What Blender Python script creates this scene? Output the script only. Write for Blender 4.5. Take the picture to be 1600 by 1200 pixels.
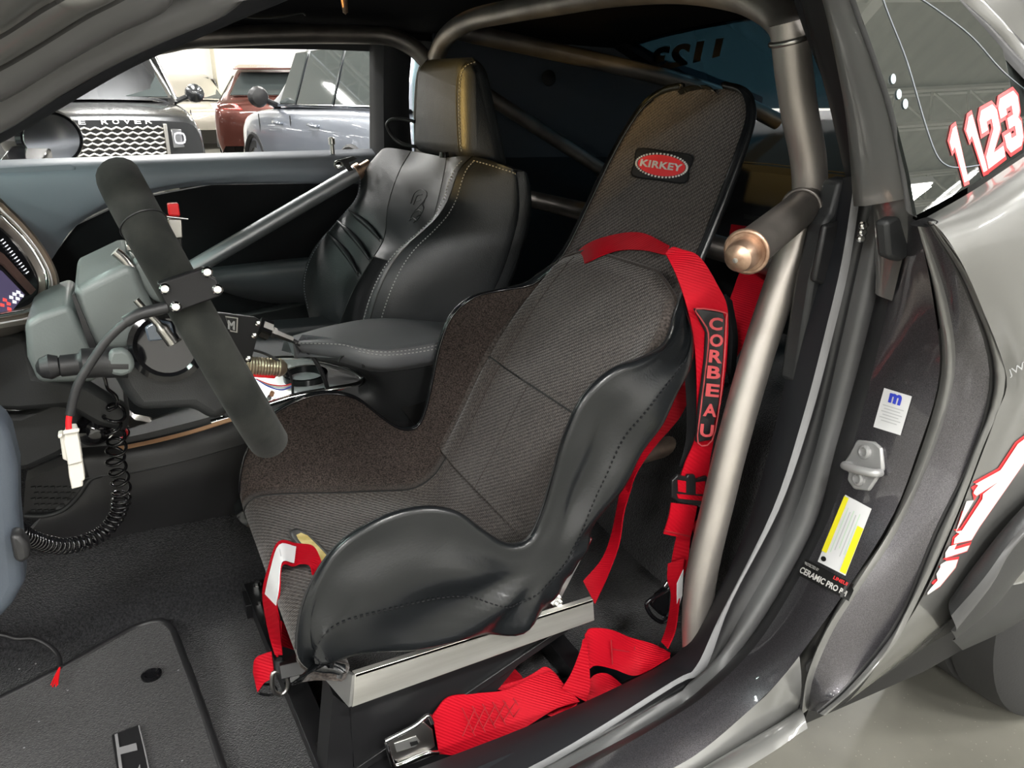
import bpy, bmesh, math, random
from mathutils import Vector as V, Matrix
from mathutils.bvhtree import BVHTree
random.seed(7)
SC = bpy.context.scene
COL = SC.collection
for o in list(bpy.data.objects): bpy.data.objects.remove(o)

# ------------------------------------------------------------ camera, world, lights
FPX = 1200.0
CAM = V((0, -.47, 1.2)); YAW = math.radians(27); PIT = math.radians(20.5)
cf = V((math.sin(YAW)*math.cos(PIT), math.cos(YAW)*math.cos(PIT), -math.sin(PIT)))
cr = V((math.cos(YAW), -math.sin(YAW), 0)); cu = cr.cross(cf)
cd = bpy.data.cameras.new('camera'); cam = bpy.data.objects.new('camera', cd); COL.objects.link(cam)
m = Matrix((cr, cu, -cf)).transposed().to_4x4(); m.translation = CAM; cam.matrix_world = m
cd.sensor_fit = 'HORIZONTAL'; cd.sensor_width = 36; cd.lens = 27.0
cd.clip_start = .02; cd.clip_end = 100
SC.camera = cam
w = bpy.data.worlds.new('world'); SC.world = w; w.use_nodes = True
w.node_tree.nodes['Background'].inputs[0].default_value = (.93, .97, 1, 1)
w.node_tree.nodes['Background'].inputs[1].default_value = .8
SC.view_settings.view_transform = 'Standard'; SC.view_settings.look = 'None'
SC.view_settings.exposure = 1.0; SC.view_settings.gamma = 1
SC.view_settings.use_curve_mapping = False
LAMPS = [(x, y) for x in (-7.5, -3.6, .3, 4.2, 8.1) for y in (-6.4, -2.9, .9, 5.0, 9.0, 14.5, 19.5)]
CEIL = 5.2
for i, (x, y) in enumerate(LAMPS):
    l = bpy.data.lights.new('ceiling_lamp_light', 'AREA'); l.shape = 'RECTANGLE'; l.size = 1.15; l.size_y = .42
    l.energy = 140 if y < -6 else 88; l.color = (1, .99, .965)
    o = bpy.data.objects.new('ceiling_lamp_light', l); COL.objects.link(o); o.location = (x, y, CEIL-.62)

l = bpy.data.lights.new('warm_display_light', 'SPOT'); l.energy = 2800; l.color = (1, .50, .15); l.spot_size = math.radians(9); l.spot_blend = .5; l.shadow_soft_size = .10
o = bpy.data.objects.new('warm_display_light', l); COL.objects.link(o); o.location = (-6.4, .9, 1.46); o.rotation_euler = (V((.8, .97, 1.50))-o.location).to_track_quat('-Z', 'Y').to_euler()

# ------------------------------------------------------------ helpers
def ray(px, py): return cf + cr*((px-800)/FPX) + cu*((600-py)/FPX)
def P(px, py, X=None, Y=None, Z=None, d=None):
    q = ray(px, py)
    if X is not None: t = (X-CAM.x)/q.x
    elif Y is not None: t = (Y-CAM.y)/q.y
    elif Z is not None: t = (Z-CAM.z)/q.z
    else: t = d
    return CAM + q*t
def PP(pts, **k): return [P(a, b, **k) for a, b in pts]
def PY(pts): return [p if isinstance(p, V) else P(p[0], p[1], Y=p[2]) for p in pts]
def cr1(a, b, c, d, t):
    return .5*((2*b)+(c-a)*t+(2*a-5*b+4*c-d)*t*t+(3*b-a-3*c+d)*t*t*t)
def spl(pts, n, closed=False):
    """n samples per span through the points"""
    pts = [V(p) for p in pts]; N = len(pts); out = []
    if N == 2: return [pts[0].lerp(pts[1], i/n) for i in range(n+1)]
    for i in range(N if closed else N-1):
        if closed: a, b, c, d = pts[i-1], pts[i], pts[(i+1) % N], pts[(i+2) % N]
        else:
            b, c = pts[i], pts[i+1]
            a = pts[i-1] if i else b*2-c
            d = pts[i+2] if i+2 < N else c*2-b
        for k in range(n): out.append(cr1(a, b, c, d, k/n))
    if not closed: out.append(pts[-1])
    return out
def resamp(pts, n):
    L = [0]
    for a, b in zip(pts, pts[1:]): L.append(L[-1]+(b-a).length)
    out = []; j = 0
    for i in range(n):
        t = L[-1]*i/(n-1)
        while j < len(L)-2 and L[j+1] < t: j += 1
        s = (t-L[j])/max(1e-9, L[j+1]-L[j]); out.append(pts[j].lerp(pts[j+1], min(1, s)))
    return out
ORG = {}
def put(o, parent):
    COL.objects.link(o)
    if parent is not None:
        o.parent = parent; ORG[o] = ORG[parent]
    else: ORG[o] = V((0, 0, 0))
def thing(name, label, cat, loc, group=None):
    o = bpy.data.objects.new(name, None); COL.objects.link(o); o.location = loc; ORG[o] = V(loc)
    o.empty_display_size = .05
    o['label'] = label; o['category'] = cat
    if group: o['group'] = group
    return o
def tag(o, label, cat, group=None):
    o['label'] = label; o['category'] = cat
    if group: o['group'] = group
    return o
def mesh(name, verts, faces, mat, parent=None, smooth=True, mi=None, bev=0, bseg=2, sub=0, solid=0, edges=30, fixn=False):
    og = ORG[parent] if parent is not None else V((0, 0, 0))
    me = bpy.data.meshes.new(name)
    me.from_pydata([tuple(V(v)-og) for v in verts], [], faces)
    mats = mat if isinstance(mat, (list, tuple)) else [mat]
    for mm in mats: me.materials.append(mm)
    if mi:
        for p, i in zip(me.polygons, mi): p.material_index = i
    if fixn:
        b = bmesh.new(); b.from_mesh(me); bmesh.ops.recalc_face_normals(b, faces=b.faces); b.to_mesh(me); b.free()
    if smooth:
        for p in me.polygons: p.use_smooth = True
        if edges: me.set_sharp_from_angle(angle=math.radians(edges))
    me.update()
    o = bpy.data.objects.new(name, me); put(o, parent)
    if solid:
        s = o.modifiers.new('s', 'SOLIDIFY'); s.thickness = solid; s.offset = -1
    if bev:
        s = o.modifiers.new('b', 'BEVEL'); s.width = bev; s.segments = bseg; s.limit_method = 'ANGLE'; s.angle_limit = math.radians(35)
        s.harden_normals = False
    if sub:
        s = o.modifiers.new('u', 'SUBSURF'); s.levels = sub; s.render_levels = sub
    return o
class MB:
    """collects shapes into one mesh"""
    def __init__(s): s.v = []; s.f = []; s.mi = []; s.cur = 0
    def add(s, v, f):
        k = len(s.v); s.v += [V(a) for a in v]; s.f += [tuple(i+k for i in q) for q in f]; s.mi += [s.cur]*len(f); return s
    def build(s, name, mat, parent=None, **k): return mesh(name, s.v, s.f, mat, parent, mi=s.mi, **k)
def tube_vf(pts, r, seg=12, closed=False, cap=True):
    n = len(pts); R = r if isinstance(r, (list, tuple)) else [r]*n
    v = []; f = []; nrm = None
    for i, p in enumerate(pts):
        a = pts[i-1] if (i or closed) else p; b = pts[(i+1) % n] if (i < n-1 or closed) else p
        t = (b-a).normalized()
        if nrm is None:
            nrm = t.cross(V((0, 0, 1)) if abs(t.z) < .9 else V((1, 0, 0))).normalized()
        else: nrm = (nrm - t*nrm.dot(t)).normalized()
        bn = t.cross(nrm)
        for k in range(seg):
            an = 2*math.pi*k/seg; v.append(p+(nrm*math.cos(an)+bn*math.sin(an))*R[i])
    m_ = n if closed else n-1
    for i in range(m_):
        for k in range(seg):
            a = i*seg+k; b = i*seg+(k+1) % seg; c = ((i+1) % n)*seg+(k+1) % seg; d = ((i+1) % n)*seg+k
            f.append((a, b, c, d))
    if cap and not closed:
        f.append(tuple(range(seg-1, -1, -1))); f.append(tuple((n-1)*seg+k for k in range(seg)))
    return v, f
_i = [0]
def tube(name, pts, r, mat, parent=None, n=6, seg=16, closed=False, smooth=True):
    q = spl(pts, n, closed) if n > 1 else [V(p) for p in pts]
    v, f = tube_vf(q, r, seg, closed); return mesh(name, v, f, mat, parent, edges=50)
def grid_vf(rows, closed=False, flip=False):
    nu, nv = len(rows), len(rows[0]); v = [p for r in rows for p in r]; f = []
    for i in range(nu-1):
        for j in range(nv if closed else nv-1):
            q = (i*nv+j, i*nv+(j+1) % nv, (i+1)*nv+(j+1) % nv, (i+1)*nv+j)
            f.append(q[::-1] if flip else q)
    return v, f
def surf(ctrl, nu=6, nv=6):
    """smooth surface through a control grid (rows of points)"""
    rows = [spl(r, nv) for r in ctrl]; cols = [spl([r[j] for r in rows], nu) for j in range(len(rows[0]))]
    return [[c[i] for c in cols] for i in range(len(cols[0]))]
def solid_rows(rows, th, dirn=None):
    """closed slab from a grid: front rows and rows pushed back by th along the local normal (or dirn)"""
    nu, nv = len(rows), len(rows[0]); back = []
    for i in range(nu):
        rb = []
        for j in range(nv):
            if dirn is not None: n = dirn
            else:
                a = rows[min(i+1, nu-1)][j]-rows[max(i-1, 0)][j]; b = rows[i][min(j+1, nv-1)]-rows[i][max(j-1, 0)]
                n = a.cross(b); n = n.normalized() if n.length > 1e-12 else V((0, 0, 1))
            rb.append(rows[i][j]+n*th)
        back.append(rb)
    v = [p for r in rows for p in r]+[p for r in back for p in r]; N = nu*nv; f = []
    for i in range(nu-1):
        for j in range(nv-1):
            q = (i*nv+j, i*nv+j+1, (i+1)*nv+j+1, (i+1)*nv+j); f.append(q); f.append(tuple(a+N for a in q[::-1]))
    for i in range(nu-1):
        for j in (0, nv-1):
            q = (i*nv+j, (i+1)*nv+j, (i+1)*nv+j+N, i*nv+j+N); f.append(q if j == 0 else q[::-1])
    for j in range(nv-1):
        for i in (0, nu-1):
            q = (i*nv+j, i*nv+j+1, i*nv+j+1+N, i*nv+j+N); f.append(q[::-1] if i == 0 else q)
    return v, f
def ribbon(name, L, R, mat, parent=None, th=.0022, n=6, nw=4, bulge=0):
    L = spl(L, n); R = spl(R, n)
    rows = []
    for a, b in zip(L, R): rows.append([a.lerp(b, k/nw) for k in range(nw+1)])
    v, f = solid_rows(rows, th); return mesh(name, v, f, mat, parent, fixn=True, edges=50)
def slab_vf(poly, dv):
    poly = [V(p) for p in poly]; n = len(poly); dv = V(dv)
    v = poly+[p+dv for p in poly]
    f = [tuple(range(n)), tuple(range(2*n-1, n-1, -1))]+[(i, i+n, (i+1) % n+n, (i+1) % n) for i in range(n)]
    return v, f
def slab(name, poly, dv, mat, parent=None, bev=0, smooth=True, **k):
    v, f = slab_vf(poly, dv); return mesh(name, v, f, mat, parent, bev=bev, smooth=smooth, fixn=True, **k)
def box_vf(c, s, M=None):
    c = V(c); M = M or Matrix.Identity(3); h = V(s)/2
    v = [c+M@V((x*h.x, y*h.y, z*h.z)) for x in (-1, 1) for y in (-1, 1) for z in (-1, 1)]
    f = [(0, 1, 3, 2), (4, 6, 7, 5), (0, 4, 5, 1), (2, 3, 7, 6), (0, 2, 6, 4), (1, 5, 7, 3)]
    return v, f
def box(name, c, s, mat, parent=None, M=None, bev=0, **k):
    v, f = box_vf(c, s, M); return mesh(name, v, f, mat, parent, bev=bev, **k)
def frame(x, y=None, z=None):
    """rotation matrix with local x along x and local z near z"""
    x = V(x).normalized(); z = V(z or (0, 0, 1)); yv = z.cross(x).normalized(); zv = x.cross(yv)
    return Matrix((x, yv, zv)).transposed()
def lathe_vf(prof, o, ax, seg=20):
    """prof = (distance along axis, radius)"""
    ax = V(ax).normalized(); a = ax.cross(V((0, 0, 1)) if abs(ax.z) < .9 else V((1, 0, 0))).normalized(); b = ax.cross(a); o = V(o)
    v = []; f = []; n = len(prof)
    for h, r in prof:
        for k in range(seg):
            t = 2*math.pi*k/seg; v.append(o+ax*h+(a*math.cos(t)+b*math.sin(t))*max(r, 1e-5))
    for i in range(n-1):
        for k in range(seg): f.append((i*seg+k, i*seg+(k+1) % seg, (i+1)*seg+(k+1) % seg, (i+1)*seg+k))
    f.append(tuple(range(seg-1, -1, -1))); f.append(tuple((n-1)*seg+k for k in range(seg)))
    return v, f
def lathe(name, prof, o, ax, mat, parent=None, seg=20, **k):
    v, f = lathe_vf(prof, o, ax, seg); return mesh(name, v, f, mat, parent, fixn=True, **k)
def bvh_of(o):
    dg = bpy.context.evaluated_depsgraph_get(); og = ORG[o]
    me = o.data; return BVHTree.FromPolygons([v.co+og for v in me.vertices], [tuple(p.vertices) for p in me.polygons])
def cast(px, py, bvh, off=.001, dflt=None):
    q = ray(px, py).normalized(); h = (None,)
    for b_ in (bvh if isinstance(bvh, (list, tuple)) else [bvh]):
        k = b_.ray_cast(CAM, q)
        if k[0] is not None and (h[0] is None or k[3] < h[3]): h = k
    if h[0] is None:
        return P(px, py, **dflt) if dflt else None
    n = h[1] if h[1].dot(q) < 0 else -h[1]
    return h[0]+n*off
def quadmap(Q, s, t):
    """Q: pixel corners bottom-left, bottom-right, top-right, top-left (of the marking)"""
    a, b, c, d = Q
    return ((1-s)*(1-t)*a[0]+s*(1-t)*b[0]+s*t*c[0]+(1-s)*t*d[0], (1-s)*(1-t)*a[1]+s*(1-t)*b[1]+s*t*c[1]+(1-s)*t*d[1])
def decal(name, Q, bvh, mat, parent, off=.0012, n=8, dflt=None, round_=0):
    rows = []
    for i in range(n+1):
        rows.append([cast(*quadmap(Q, j/n, i/n), bvh, off, dflt) for j in range(n+1)])
    fl = [p for r in rows for p in r if p is not None]
    v = []; idx = {}
    for i in range(n+1):
        for j in range(n+1):
            if rows[i][j] is not None: idx[i, j] = len(v); v.append(rows[i][j])
    f = [(idx[i, j], idx[i, j+1], idx[i+1, j+1], idx[i+1, j]) for i in range(n) for j in range(n)
         if all(k in idx for k in ((i, j), (i, j+1), (i+1, j+1), (i+1, j)))]
    return mesh(name, v, f, mat, parent, fixn=True)
def polydecal(name, polys, Q, bvh, mat, parent, off=.0016, dflt=None, step=.06):
    """filled polygons in the unit square of Q, laid on the surface"""
    bm = bmesh.new()
    for poly in polys:
        vs = [bm.verts.new((x, y, 0)) for x, y in poly]
        if len(vs) > 2: bm.faces.new(vs)
    bmesh.ops.triangulate(bm, faces=bm.faces)
    if step:
        for _ in range(6):
            es = [e for e in bm.edges if e.calc_length() > step]
            if es: bmesh.ops.subdivide_edges(bm, edges=es, cuts=1)
    bmesh.ops.triangulate(bm, faces=bm.faces)
    bm.verts.index_update()
    v = []; ok = []
    for x in bm.verts:
        p = cast(*quadmap(Q, x.co.x, x.co.y), bvh, off, dflt); ok.append(p is not None); v.append(p or V((0, 0, 0)))
    f = [tuple(a.index for a in q.verts) for q in bm.faces if all(ok[a.index] for a in q.verts)]
    bm.free(); return mesh(name, v, f, mat, parent, fixn=True)
def text_mesh(s, offset=0, shear=0, spacing=1, align='CENTER'):
    c = bpy.data.curves.new('t', 'FONT'); c.body = s; c.size = 1; c.offset = offset; c.shear = shear; c.space_character = spacing
    c.resolution_u = 3
    o = bpy.data.objects.new('t', c); COL.objects.link(o); bpy.context.view_layer.update()
    me = bpy.data.meshes.new_from_object(o.evaluated_get(bpy.context.evaluated_depsgraph_get()))
    bpy.data.objects.remove(o); bpy.data.curves.remove(c)
    v = [x.co.copy() for x in me.vertices]; f = [tuple(p.vertices) for p in me.polygons]; bpy.data.meshes.remove(me)
    return v, f
def text_on(name, s, Q, bvh, mat, parent, off=.002, offset=0, shear=0, spacing=1, dflt=None, ref=None):
    v, f = text_mesh(s, offset, shear, spacing)
    rv = text_mesh(s, 0, shear, spacing)[0]
    x0 = min(a.x for a in rv); x1 = max(a.x for a in rv); y0 = min(a.y for a in rv); y1 = max(a.y for a in rv)
    out = []; ok = []
    for a in v:
        p = cast(*quadmap(Q, (a.x-x0)/(x1-x0), (a.y-y0)/(y1-y0)), bvh, off, dflt); ok.append(p is not None); out.append(p or V((0, 0, 0)))
    f = [q for q in f if all(ok[i] for i in q)]
    return mesh(name, out, f, mat, parent, smooth=False, fixn=True)
def text_plane(name, s, o, xd, yd, mat, parent, spacing=1, offset=0, shear=0):
    """text with its lower left at o, spanning vectors xd (width) and yd (height)"""
    v, f = text_mesh(s, offset, shear, spacing)
    x0 = min(a.x for a in v); x1 = max(a.x for a in v); y0 = min(a.y for a in v); y1 = max(a.y for a in v)
    return mesh(name, [V(o)+V(xd)*((a.x-x0)/(x1-x0))+V(yd)*((a.y-y0)/(y1-y0)) for a in v], f, mat, parent, smooth=False)

# ------------------------------------------------------------ materials
def mk(name, col, rough=.5, metal=0, spec=.5, coat=0, coatr=.05, trans=0, ior=1.45, em=None, ems=1, sheen=0):
    m_ = bpy.data.materials.new(name); m_.use_nodes = True; b = m_.node_tree.nodes['Principled BSDF']
    b.inputs['Base Color'].default_value = (*col, 1); b.inputs['Roughness'].default_value = rough
    b.inputs['Metallic'].default_value = metal; b.inputs['Specular IOR Level'].default_value = spec
    b.inputs['Coat Weight'].default_value = coat; b.inputs['Coat Roughness'].default_value = coatr
    b.inputs['Transmission Weight'].default_value = trans; b.inputs['IOR'].default_value = ior
    b.inputs['Sheen Weight'].default_value = sheen
    if em: b.inputs['Emission Color'].default_value = (*em, 1); b.inputs['Emission Strength'].default_value = ems
    return m_
def nd(m_, t, **k):
    n = m_.node_tree.nodes.new(t)
    for a, b in k.items():
        if a in n.inputs: n.inputs[a].default_value = b
        else: setattr(n, a, b)
    return n
def lk(m_, a, b): m_.node_tree.links.new(a, b)
def bump(m_, kind='noise', scale=200, strength=.3, dist=.001, detail=2, direction='X', scale3=None, coord='Object'):
    nt = m_.node_tree; b = nt.nodes['Principled BSDF']
    tc = nd(m_, 'ShaderNodeTexCoord'); src = tc.outputs[coord]
    if scale3:
        mp = nd(m_, 'ShaderNodeMapping'); mp.inputs['Scale'].default_value = scale3; lk(m_, src, mp.inputs[0]); src = mp.outputs[0]
    if kind == 'noise': t = nd(m_, 'ShaderNodeTexNoise', Scale=scale, Detail=detail); o = t.outputs['Fac']
    elif kind == 'voronoi': t = nd(m_, 'ShaderNodeTexVoronoi', Scale=scale); o = t.outputs['Distance']
    elif kind == 'wave':
        t = nd(m_, 'ShaderNodeTexWave', Scale=scale, Distortion=.6); t.bands_direction = direction; o = t.outputs['Fac']
    lk(m_, src, t.inputs['Vector'])
    bp = nd(m_, 'ShaderNodeBump', Strength=strength, Distance=dist); lk(m_, o, bp.inputs['Height'])
    old = b.inputs['Normal'].links
    if old: lk(m_, old[0].from_socket, bp.inputs['Normal'])
    lk(m_, bp.outputs[0], b.inputs['Normal']); return o
def vary(m_, c1, c2, scale=20, lo=.4, hi=.6, detail=4, scale3=None, target='Base Color'):
    tc = nd(m_, 'ShaderNodeTexCoord'); src = tc.outputs['Object']
    if scale3:
        mp = nd(m_, 'ShaderNodeMapping'); mp.inputs['Scale'].default_value = scale3; lk(m_, src, mp.inputs[0]); src = mp.outputs[0]
    t = nd(m_, 'ShaderNodeTexNoise', Scale=scale, Detail=detail); lk(m_, src, t.inputs['Vector'])
    r = nd(m_, 'ShaderNodeValToRGB'); r.color_ramp.elements[0].position = lo; r.color_ramp.elements[1].position = hi
    r.color_ramp.elements[0].color = (*c1, 1); r.color_ramp.elements[1].color = (*c2, 1)
    lk(m_, t.outputs['Fac'], r.inputs[0]); lk(m_, r.outputs[0], m_.node_tree.nodes['Principled BSDF'].inputs[target]); return r

M = {}
x = M['paint'] = mk('metallic_grey_paint_shaded', (.16, .155, .165), .38, .75, .5, 1, .04)  # darker copy of the body paint, dark reflections on the jamb put into its colour
vary(x, (.055, .052, .060), (.12, .115, .125), 900, .3, .7, 1)
M['paint_smooth'] = mk('grey_body_paint', (.15, .15, .145), .34, .4, .5, 1, .03)
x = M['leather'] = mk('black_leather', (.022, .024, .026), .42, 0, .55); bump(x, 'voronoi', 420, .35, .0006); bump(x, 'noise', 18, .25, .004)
x = M['lid_leather'] = mk('black_leather_painted_sheen', (.10, .103, .11), .42, 0, .55); bump(x, 'noise', 500, .2, .0004)  # smooth black leather lightened, light from above put into the colour
x = M['leather2'] = mk('black_smooth_leather', (.02, .022, .024), .36, 0, .55); bump(x, 'noise', 500, .2, .0004)
x = M['vinyl'] = mk('black_vinyl', (.007, .008, .009), .27, 0, .55); bump(x, 'noise', 320, .25, .0005, 4); bump(x, 'noise', 14, .5, .006, 1)
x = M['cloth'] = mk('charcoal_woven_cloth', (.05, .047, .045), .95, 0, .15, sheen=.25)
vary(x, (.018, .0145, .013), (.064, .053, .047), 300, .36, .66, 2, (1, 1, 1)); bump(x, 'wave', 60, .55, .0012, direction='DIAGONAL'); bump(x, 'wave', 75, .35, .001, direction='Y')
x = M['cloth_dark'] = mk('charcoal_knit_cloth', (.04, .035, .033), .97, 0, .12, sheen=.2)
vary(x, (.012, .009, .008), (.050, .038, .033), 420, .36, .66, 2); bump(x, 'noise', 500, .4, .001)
x = M['suede'] = mk('charcoal_suede', (.05, .052, .048), .95, 0, .08, sheen=.06); vary(x, (.011, .012, .011), (.026, .027, .024), 22, .35, .7, 5); bump(x, 'noise', 700, .3, .0006)
x = M['suede_black'] = mk('black_suede', (.012, .012, .013), .95, 0, .1); bump(x, 'noise', 700, .3, .0006)
x = M['plastic'] = mk('dark_grey_plastic', (.019, .020, .021), .48, 0, .45); bump(x, 'noise', 600, .35, .0005)
x = M['plastic_black'] = mk('black_plastic', (.014, .014, .015), .45, 0, .5); bump(x, 'noise', 600, .2, .0004)
x = M['plastic_grey'] = mk('slate_grey_soft_plastic', (.24, .26, .30), .42, 0, .5); bump(x, 'noise', 500, .25, .0005)
x = M['plastic_blue'] = mk('blue_grey_plastic', (.045, .055, .07), .5, 0, .5); bump(x, 'noise', 400, .3, .0006)
x = M['column'] = mk('grey_green_column_plastic', (.105, .12, .117), .40, 0, .5); bump(x, 'noise', 420, .4, .0005)
M['gloss_black'] = mk('gloss_black_plastic', (.006, .006, .007), .08, 0, .6)
x = M['rubber'] = mk('black_rubber_seal', (.013, .013, .014), .42, 0, .5); bump(x, 'noise', 300, .2, .0005)
x = M['rubber_grey'] = mk('grey_sheen_rubber_seal', (.07, .07, .071), .38, 0, .5)
x = M['felt'] = mk('grey_felt_edge', (.20, .20, .205), .85, 0, .2); bump(x, 'noise', 500, .4, .0006)
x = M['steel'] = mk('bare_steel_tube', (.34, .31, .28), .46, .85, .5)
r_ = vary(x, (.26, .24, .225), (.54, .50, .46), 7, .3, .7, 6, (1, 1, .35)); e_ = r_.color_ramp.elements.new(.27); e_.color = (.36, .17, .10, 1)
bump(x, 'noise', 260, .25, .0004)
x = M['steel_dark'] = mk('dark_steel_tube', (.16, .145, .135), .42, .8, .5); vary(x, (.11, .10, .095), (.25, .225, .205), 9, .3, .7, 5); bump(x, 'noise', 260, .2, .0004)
x = M['rust_steel'] = mk('rusty_steel_bar', (.22, .16, .12), .6, .6, .4); vary(x, (.13, .10, .085), (.34, .26, .21), 14, .35, .65, 5)
x = M['copper'] = mk('copper_brown_pin', (.42, .27, .19), .38, .85, .5); vary(x, (.30, .19, .13), (.55, .38, .28), 60, .35, .65)
x = M['grey_tube'] = mk('satin_grey_tube', (.40, .41, .43), .40, .75, .5)
x = M['alu'] = mk('brushed_aluminium', (.62, .61, .57), .42, .85, .5); vary(x, (.52, .51, .47), (.70, .69, .65), 60, .3, .7, 4, (.08, 1, 1)); bump(x, 'noise', 500, .2, .0003, 2, scale3=(.05, 1, 1))
x = M['alu_plate'] = mk('aluminium_plate', (.5, .5, .49), .35, .9, .5)
M['chrome'] = mk('chrome', (.75, .75, .75), .12, 1, .5)
M['satin'] = mk('satin_metal', (.45, .44, .42), .3, 1, .5)
M['zinc'] = mk('painted_zinc_grey', (.30, .30, .30), .35, .3, .5, .3)
M['blackmetal'] = mk('black_powder_coat', (.012, .012, .013), .35, .2, .5)
x = M['anod'] = mk('black_anodised_aluminium', (.009, .009, .010), .4, .2, .4)
x = M['red'] = mk('red_webbing', (.36, .002, .010), .62, 0, .15); bump(x, 'wave', 95, .5, .0009, direction='DIAGONAL'); bump(x, 'noise', 600, .25, .0005)
M['red_thread'] = mk('dark_red_thread', (.25, .004, .008), .7)
M['red_plastic'] = mk('red_plastic', (.65, .01, .015), .35)
M['red_text'] = mk('red_print', (.40, .055, .06), .6)
M['red_decal'] = mk('red_vinyl_film', (.75, .045, .05), .35, 0, .5)
M['white_decal'] = mk('white_vinyl_film', (.55, .54, .52), .35)
M['white_plastic'] = mk('ivory_plastic', (.46, .44, .40), .4)
M['white_label'] = mk('white_paper_label', (.62, .62, .63), .5)
M['yellow'] = mk('yellow_print', (.80, .72, .02), .5)
M['blue_print'] = mk('blue_print', (.03, .05, .45), .5)
M['print'] = mk('grey_print', (.42, .43, .44), .6)
M['print_green'] = mk('pale_green_print', (.45, .6, .45), .6)
M['foam'] = mk('yellow_foam', (.60, .45, .13), .8); vary(M['foam'], (.5, .38, .13), (.72, .60, .28), 40)
M['black'] = mk('black_print', (.006, .006, .006), .5)
M['thread'] = mk('pale_grey_thread', (.36, .36, .35), .7)
x = M['carpet'] = mk('black_carpet', (.03, .03, .032), 1, 0, .1, sheen=.3); vary(x, (.006, .006, .007), (.024, .024, .026), 260, .35, .7, 4); bump(x, 'noise', 380, .9, .003, 4)
x = M['mat'] = mk('black_mat_carpet', (.03, .03, .03), 1, 0, .1, sheen=.3); vary(x, (.010, .010, .011), (.033, .032, .033), 300, .35, .7, 4); bump(x, 'noise', 450, .8, .002, 4)
x = M['headliner'] = mk('black_headliner', (.014, .014, .016), .95, 0, .1)
x = M['trimdark'] = mk('black_interior_trim', (.013, .014, .017), .6, 0, .3)
x = M['orange_trim'] = mk('copper_tinted_trim', (.60, .34, .20), .3, .35)
x = M['silver_trim'] = mk('satin_silver_console_trim', (.55, .55, .56), .3, .35)
x = M['tglass'] = mk('tinted_quarter_glass', (.03, .034, .032), .0, 0, .5, 0, ior=1.52); x.node_tree.nodes['Principled BSDF'].inputs['Specular IOR Level'].default_value = 1.0
x.node_tree.nodes['Principled BSDF'].inputs['IOR'].default_value = 1.95
def clear_glass(name, col, mixf):
    m_ = bpy.data.materials.new(name); m_.use_nodes = True; nt = m_.node_tree; nt.nodes.clear()
    o = nt.nodes.new('ShaderNodeOutputMaterial'); t = nt.nodes.new('ShaderNodeBsdfTransparent'); t.inputs[0].default_value = (*col, 1)
    g = nt.nodes.new('ShaderNodeBsdfGlossy'); g.inputs['Roughness'].default_value = .01
    fr = nt.nodes.new('ShaderNodeFresnel'); fr.inputs[0].default_value = mixf
    mx = nt.nodes.new('ShaderNodeMixShader'); gm_ = nt.nodes.new('ShaderNodeNewGeometry'); mu = nt.nodes.new('ShaderNodeMath'); mu.operation = 'SUBTRACT'; mu.inputs[0].default_value = 1; nt.links.new(gm_.outputs['Backfacing'], mu.inputs[1])
    m2 = nt.nodes.new('ShaderNodeMath'); m2.operation = 'MULTIPLY'; nt.links.new(fr.outputs[0], m2.inputs[0]); nt.links.new(mu.outputs[0], m2.inputs[1]); nt.links.new(m2.outputs[0], mx.inputs[0]); nt.links.new(t.outputs[0], mx.inputs[1]); nt.links.new(g.outputs[0], mx.inputs[2])
    nt.links.new(mx.outputs[0], o.inputs[0]); return m_
M['rglass'] = clear_glass('tinted_rear_glass', (.09, .15, .18), 1.5)
M['wglass'] = clear_glass('clear_car_glass', (.75, .85, .83), 1.5)
M['dglass'] = mk('dark_car_glass', (.05, .06, .06), .03, 0, .8, ior=1.6)
M['tyre'] = mk('tyre_rubber', (.02, .02, .02), .75); bump(M['tyre'], 'noise', 200, .3, .001)
M['lens'] = mk('red_tail_lamp_lens', (.7, .01, .01), .15, 0, .6, 1, em=(1, .03, .02), ems=.9)
M['headlamp'] = mk('head_lamp_glass', (.28, .28, .28), .08, .6, .6, 1)
M['screen'] = mk('dash_screen', (.02, .018, .03), .25, 0, .5, em=(.10, .08, .16), ems=.35)
M['icon_red'] = mk('red_screen_icon', (.5, .02, .02), .4, em=(.9, .08, .07), ems=.6)
M['icon_white'] = mk('white_screen_icon', (.5, .5, .5), .4, em=(.75, .75, .85), ems=.6)
M['rr_paint'] = mk('dark_grey_car_paint', (.045, .047, .05), .25, .6, .5, 1, .02)
M['brown_paint'] = mk('dark_brown_red_car_paint', (.10, .030, .022), .28, .5, .5, 1, .02)
M['blue_paint'] = mk('slate_blue_car_paint', (.19, .21, .25), .3, .4, .5, 1, .02)
M['cream_paint'] = mk('champagne_car_paint', (.45, .42, .36), .3, .4, .5, 1, .02)
M['white_paint'] = mk('white_car_paint', (.75, .75, .74), .3, 0, .5, 1, .02)
x = M['concrete'] = mk('polished_speckled_concrete', (.30, .29, .24), .28, 0, .5); r_ = vary(x, (.10, .097, .082), (.17, .165, .14), 3.5, .3, .7, 8)
t_ = nd(x, 'ShaderNodeTexVoronoi', Scale=75.0); rr = nd(x, 'ShaderNodeValToRGB'); rr.color_ramp.elements[0].position = .0; rr.color_ramp.elements[0].color = (1, 1, 1, 1); rr.color_ramp.elements[1].position = .13; rr.color_ramp.elements[1].color = (0, 0, 0, 1)
tc_ = nd(x, 'ShaderNodeTexCoord'); lk(x, tc_.outputs['Object'], t_.inputs['Vector']); lk(x, t_.outputs['Distance'], rr.inputs[0])
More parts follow.
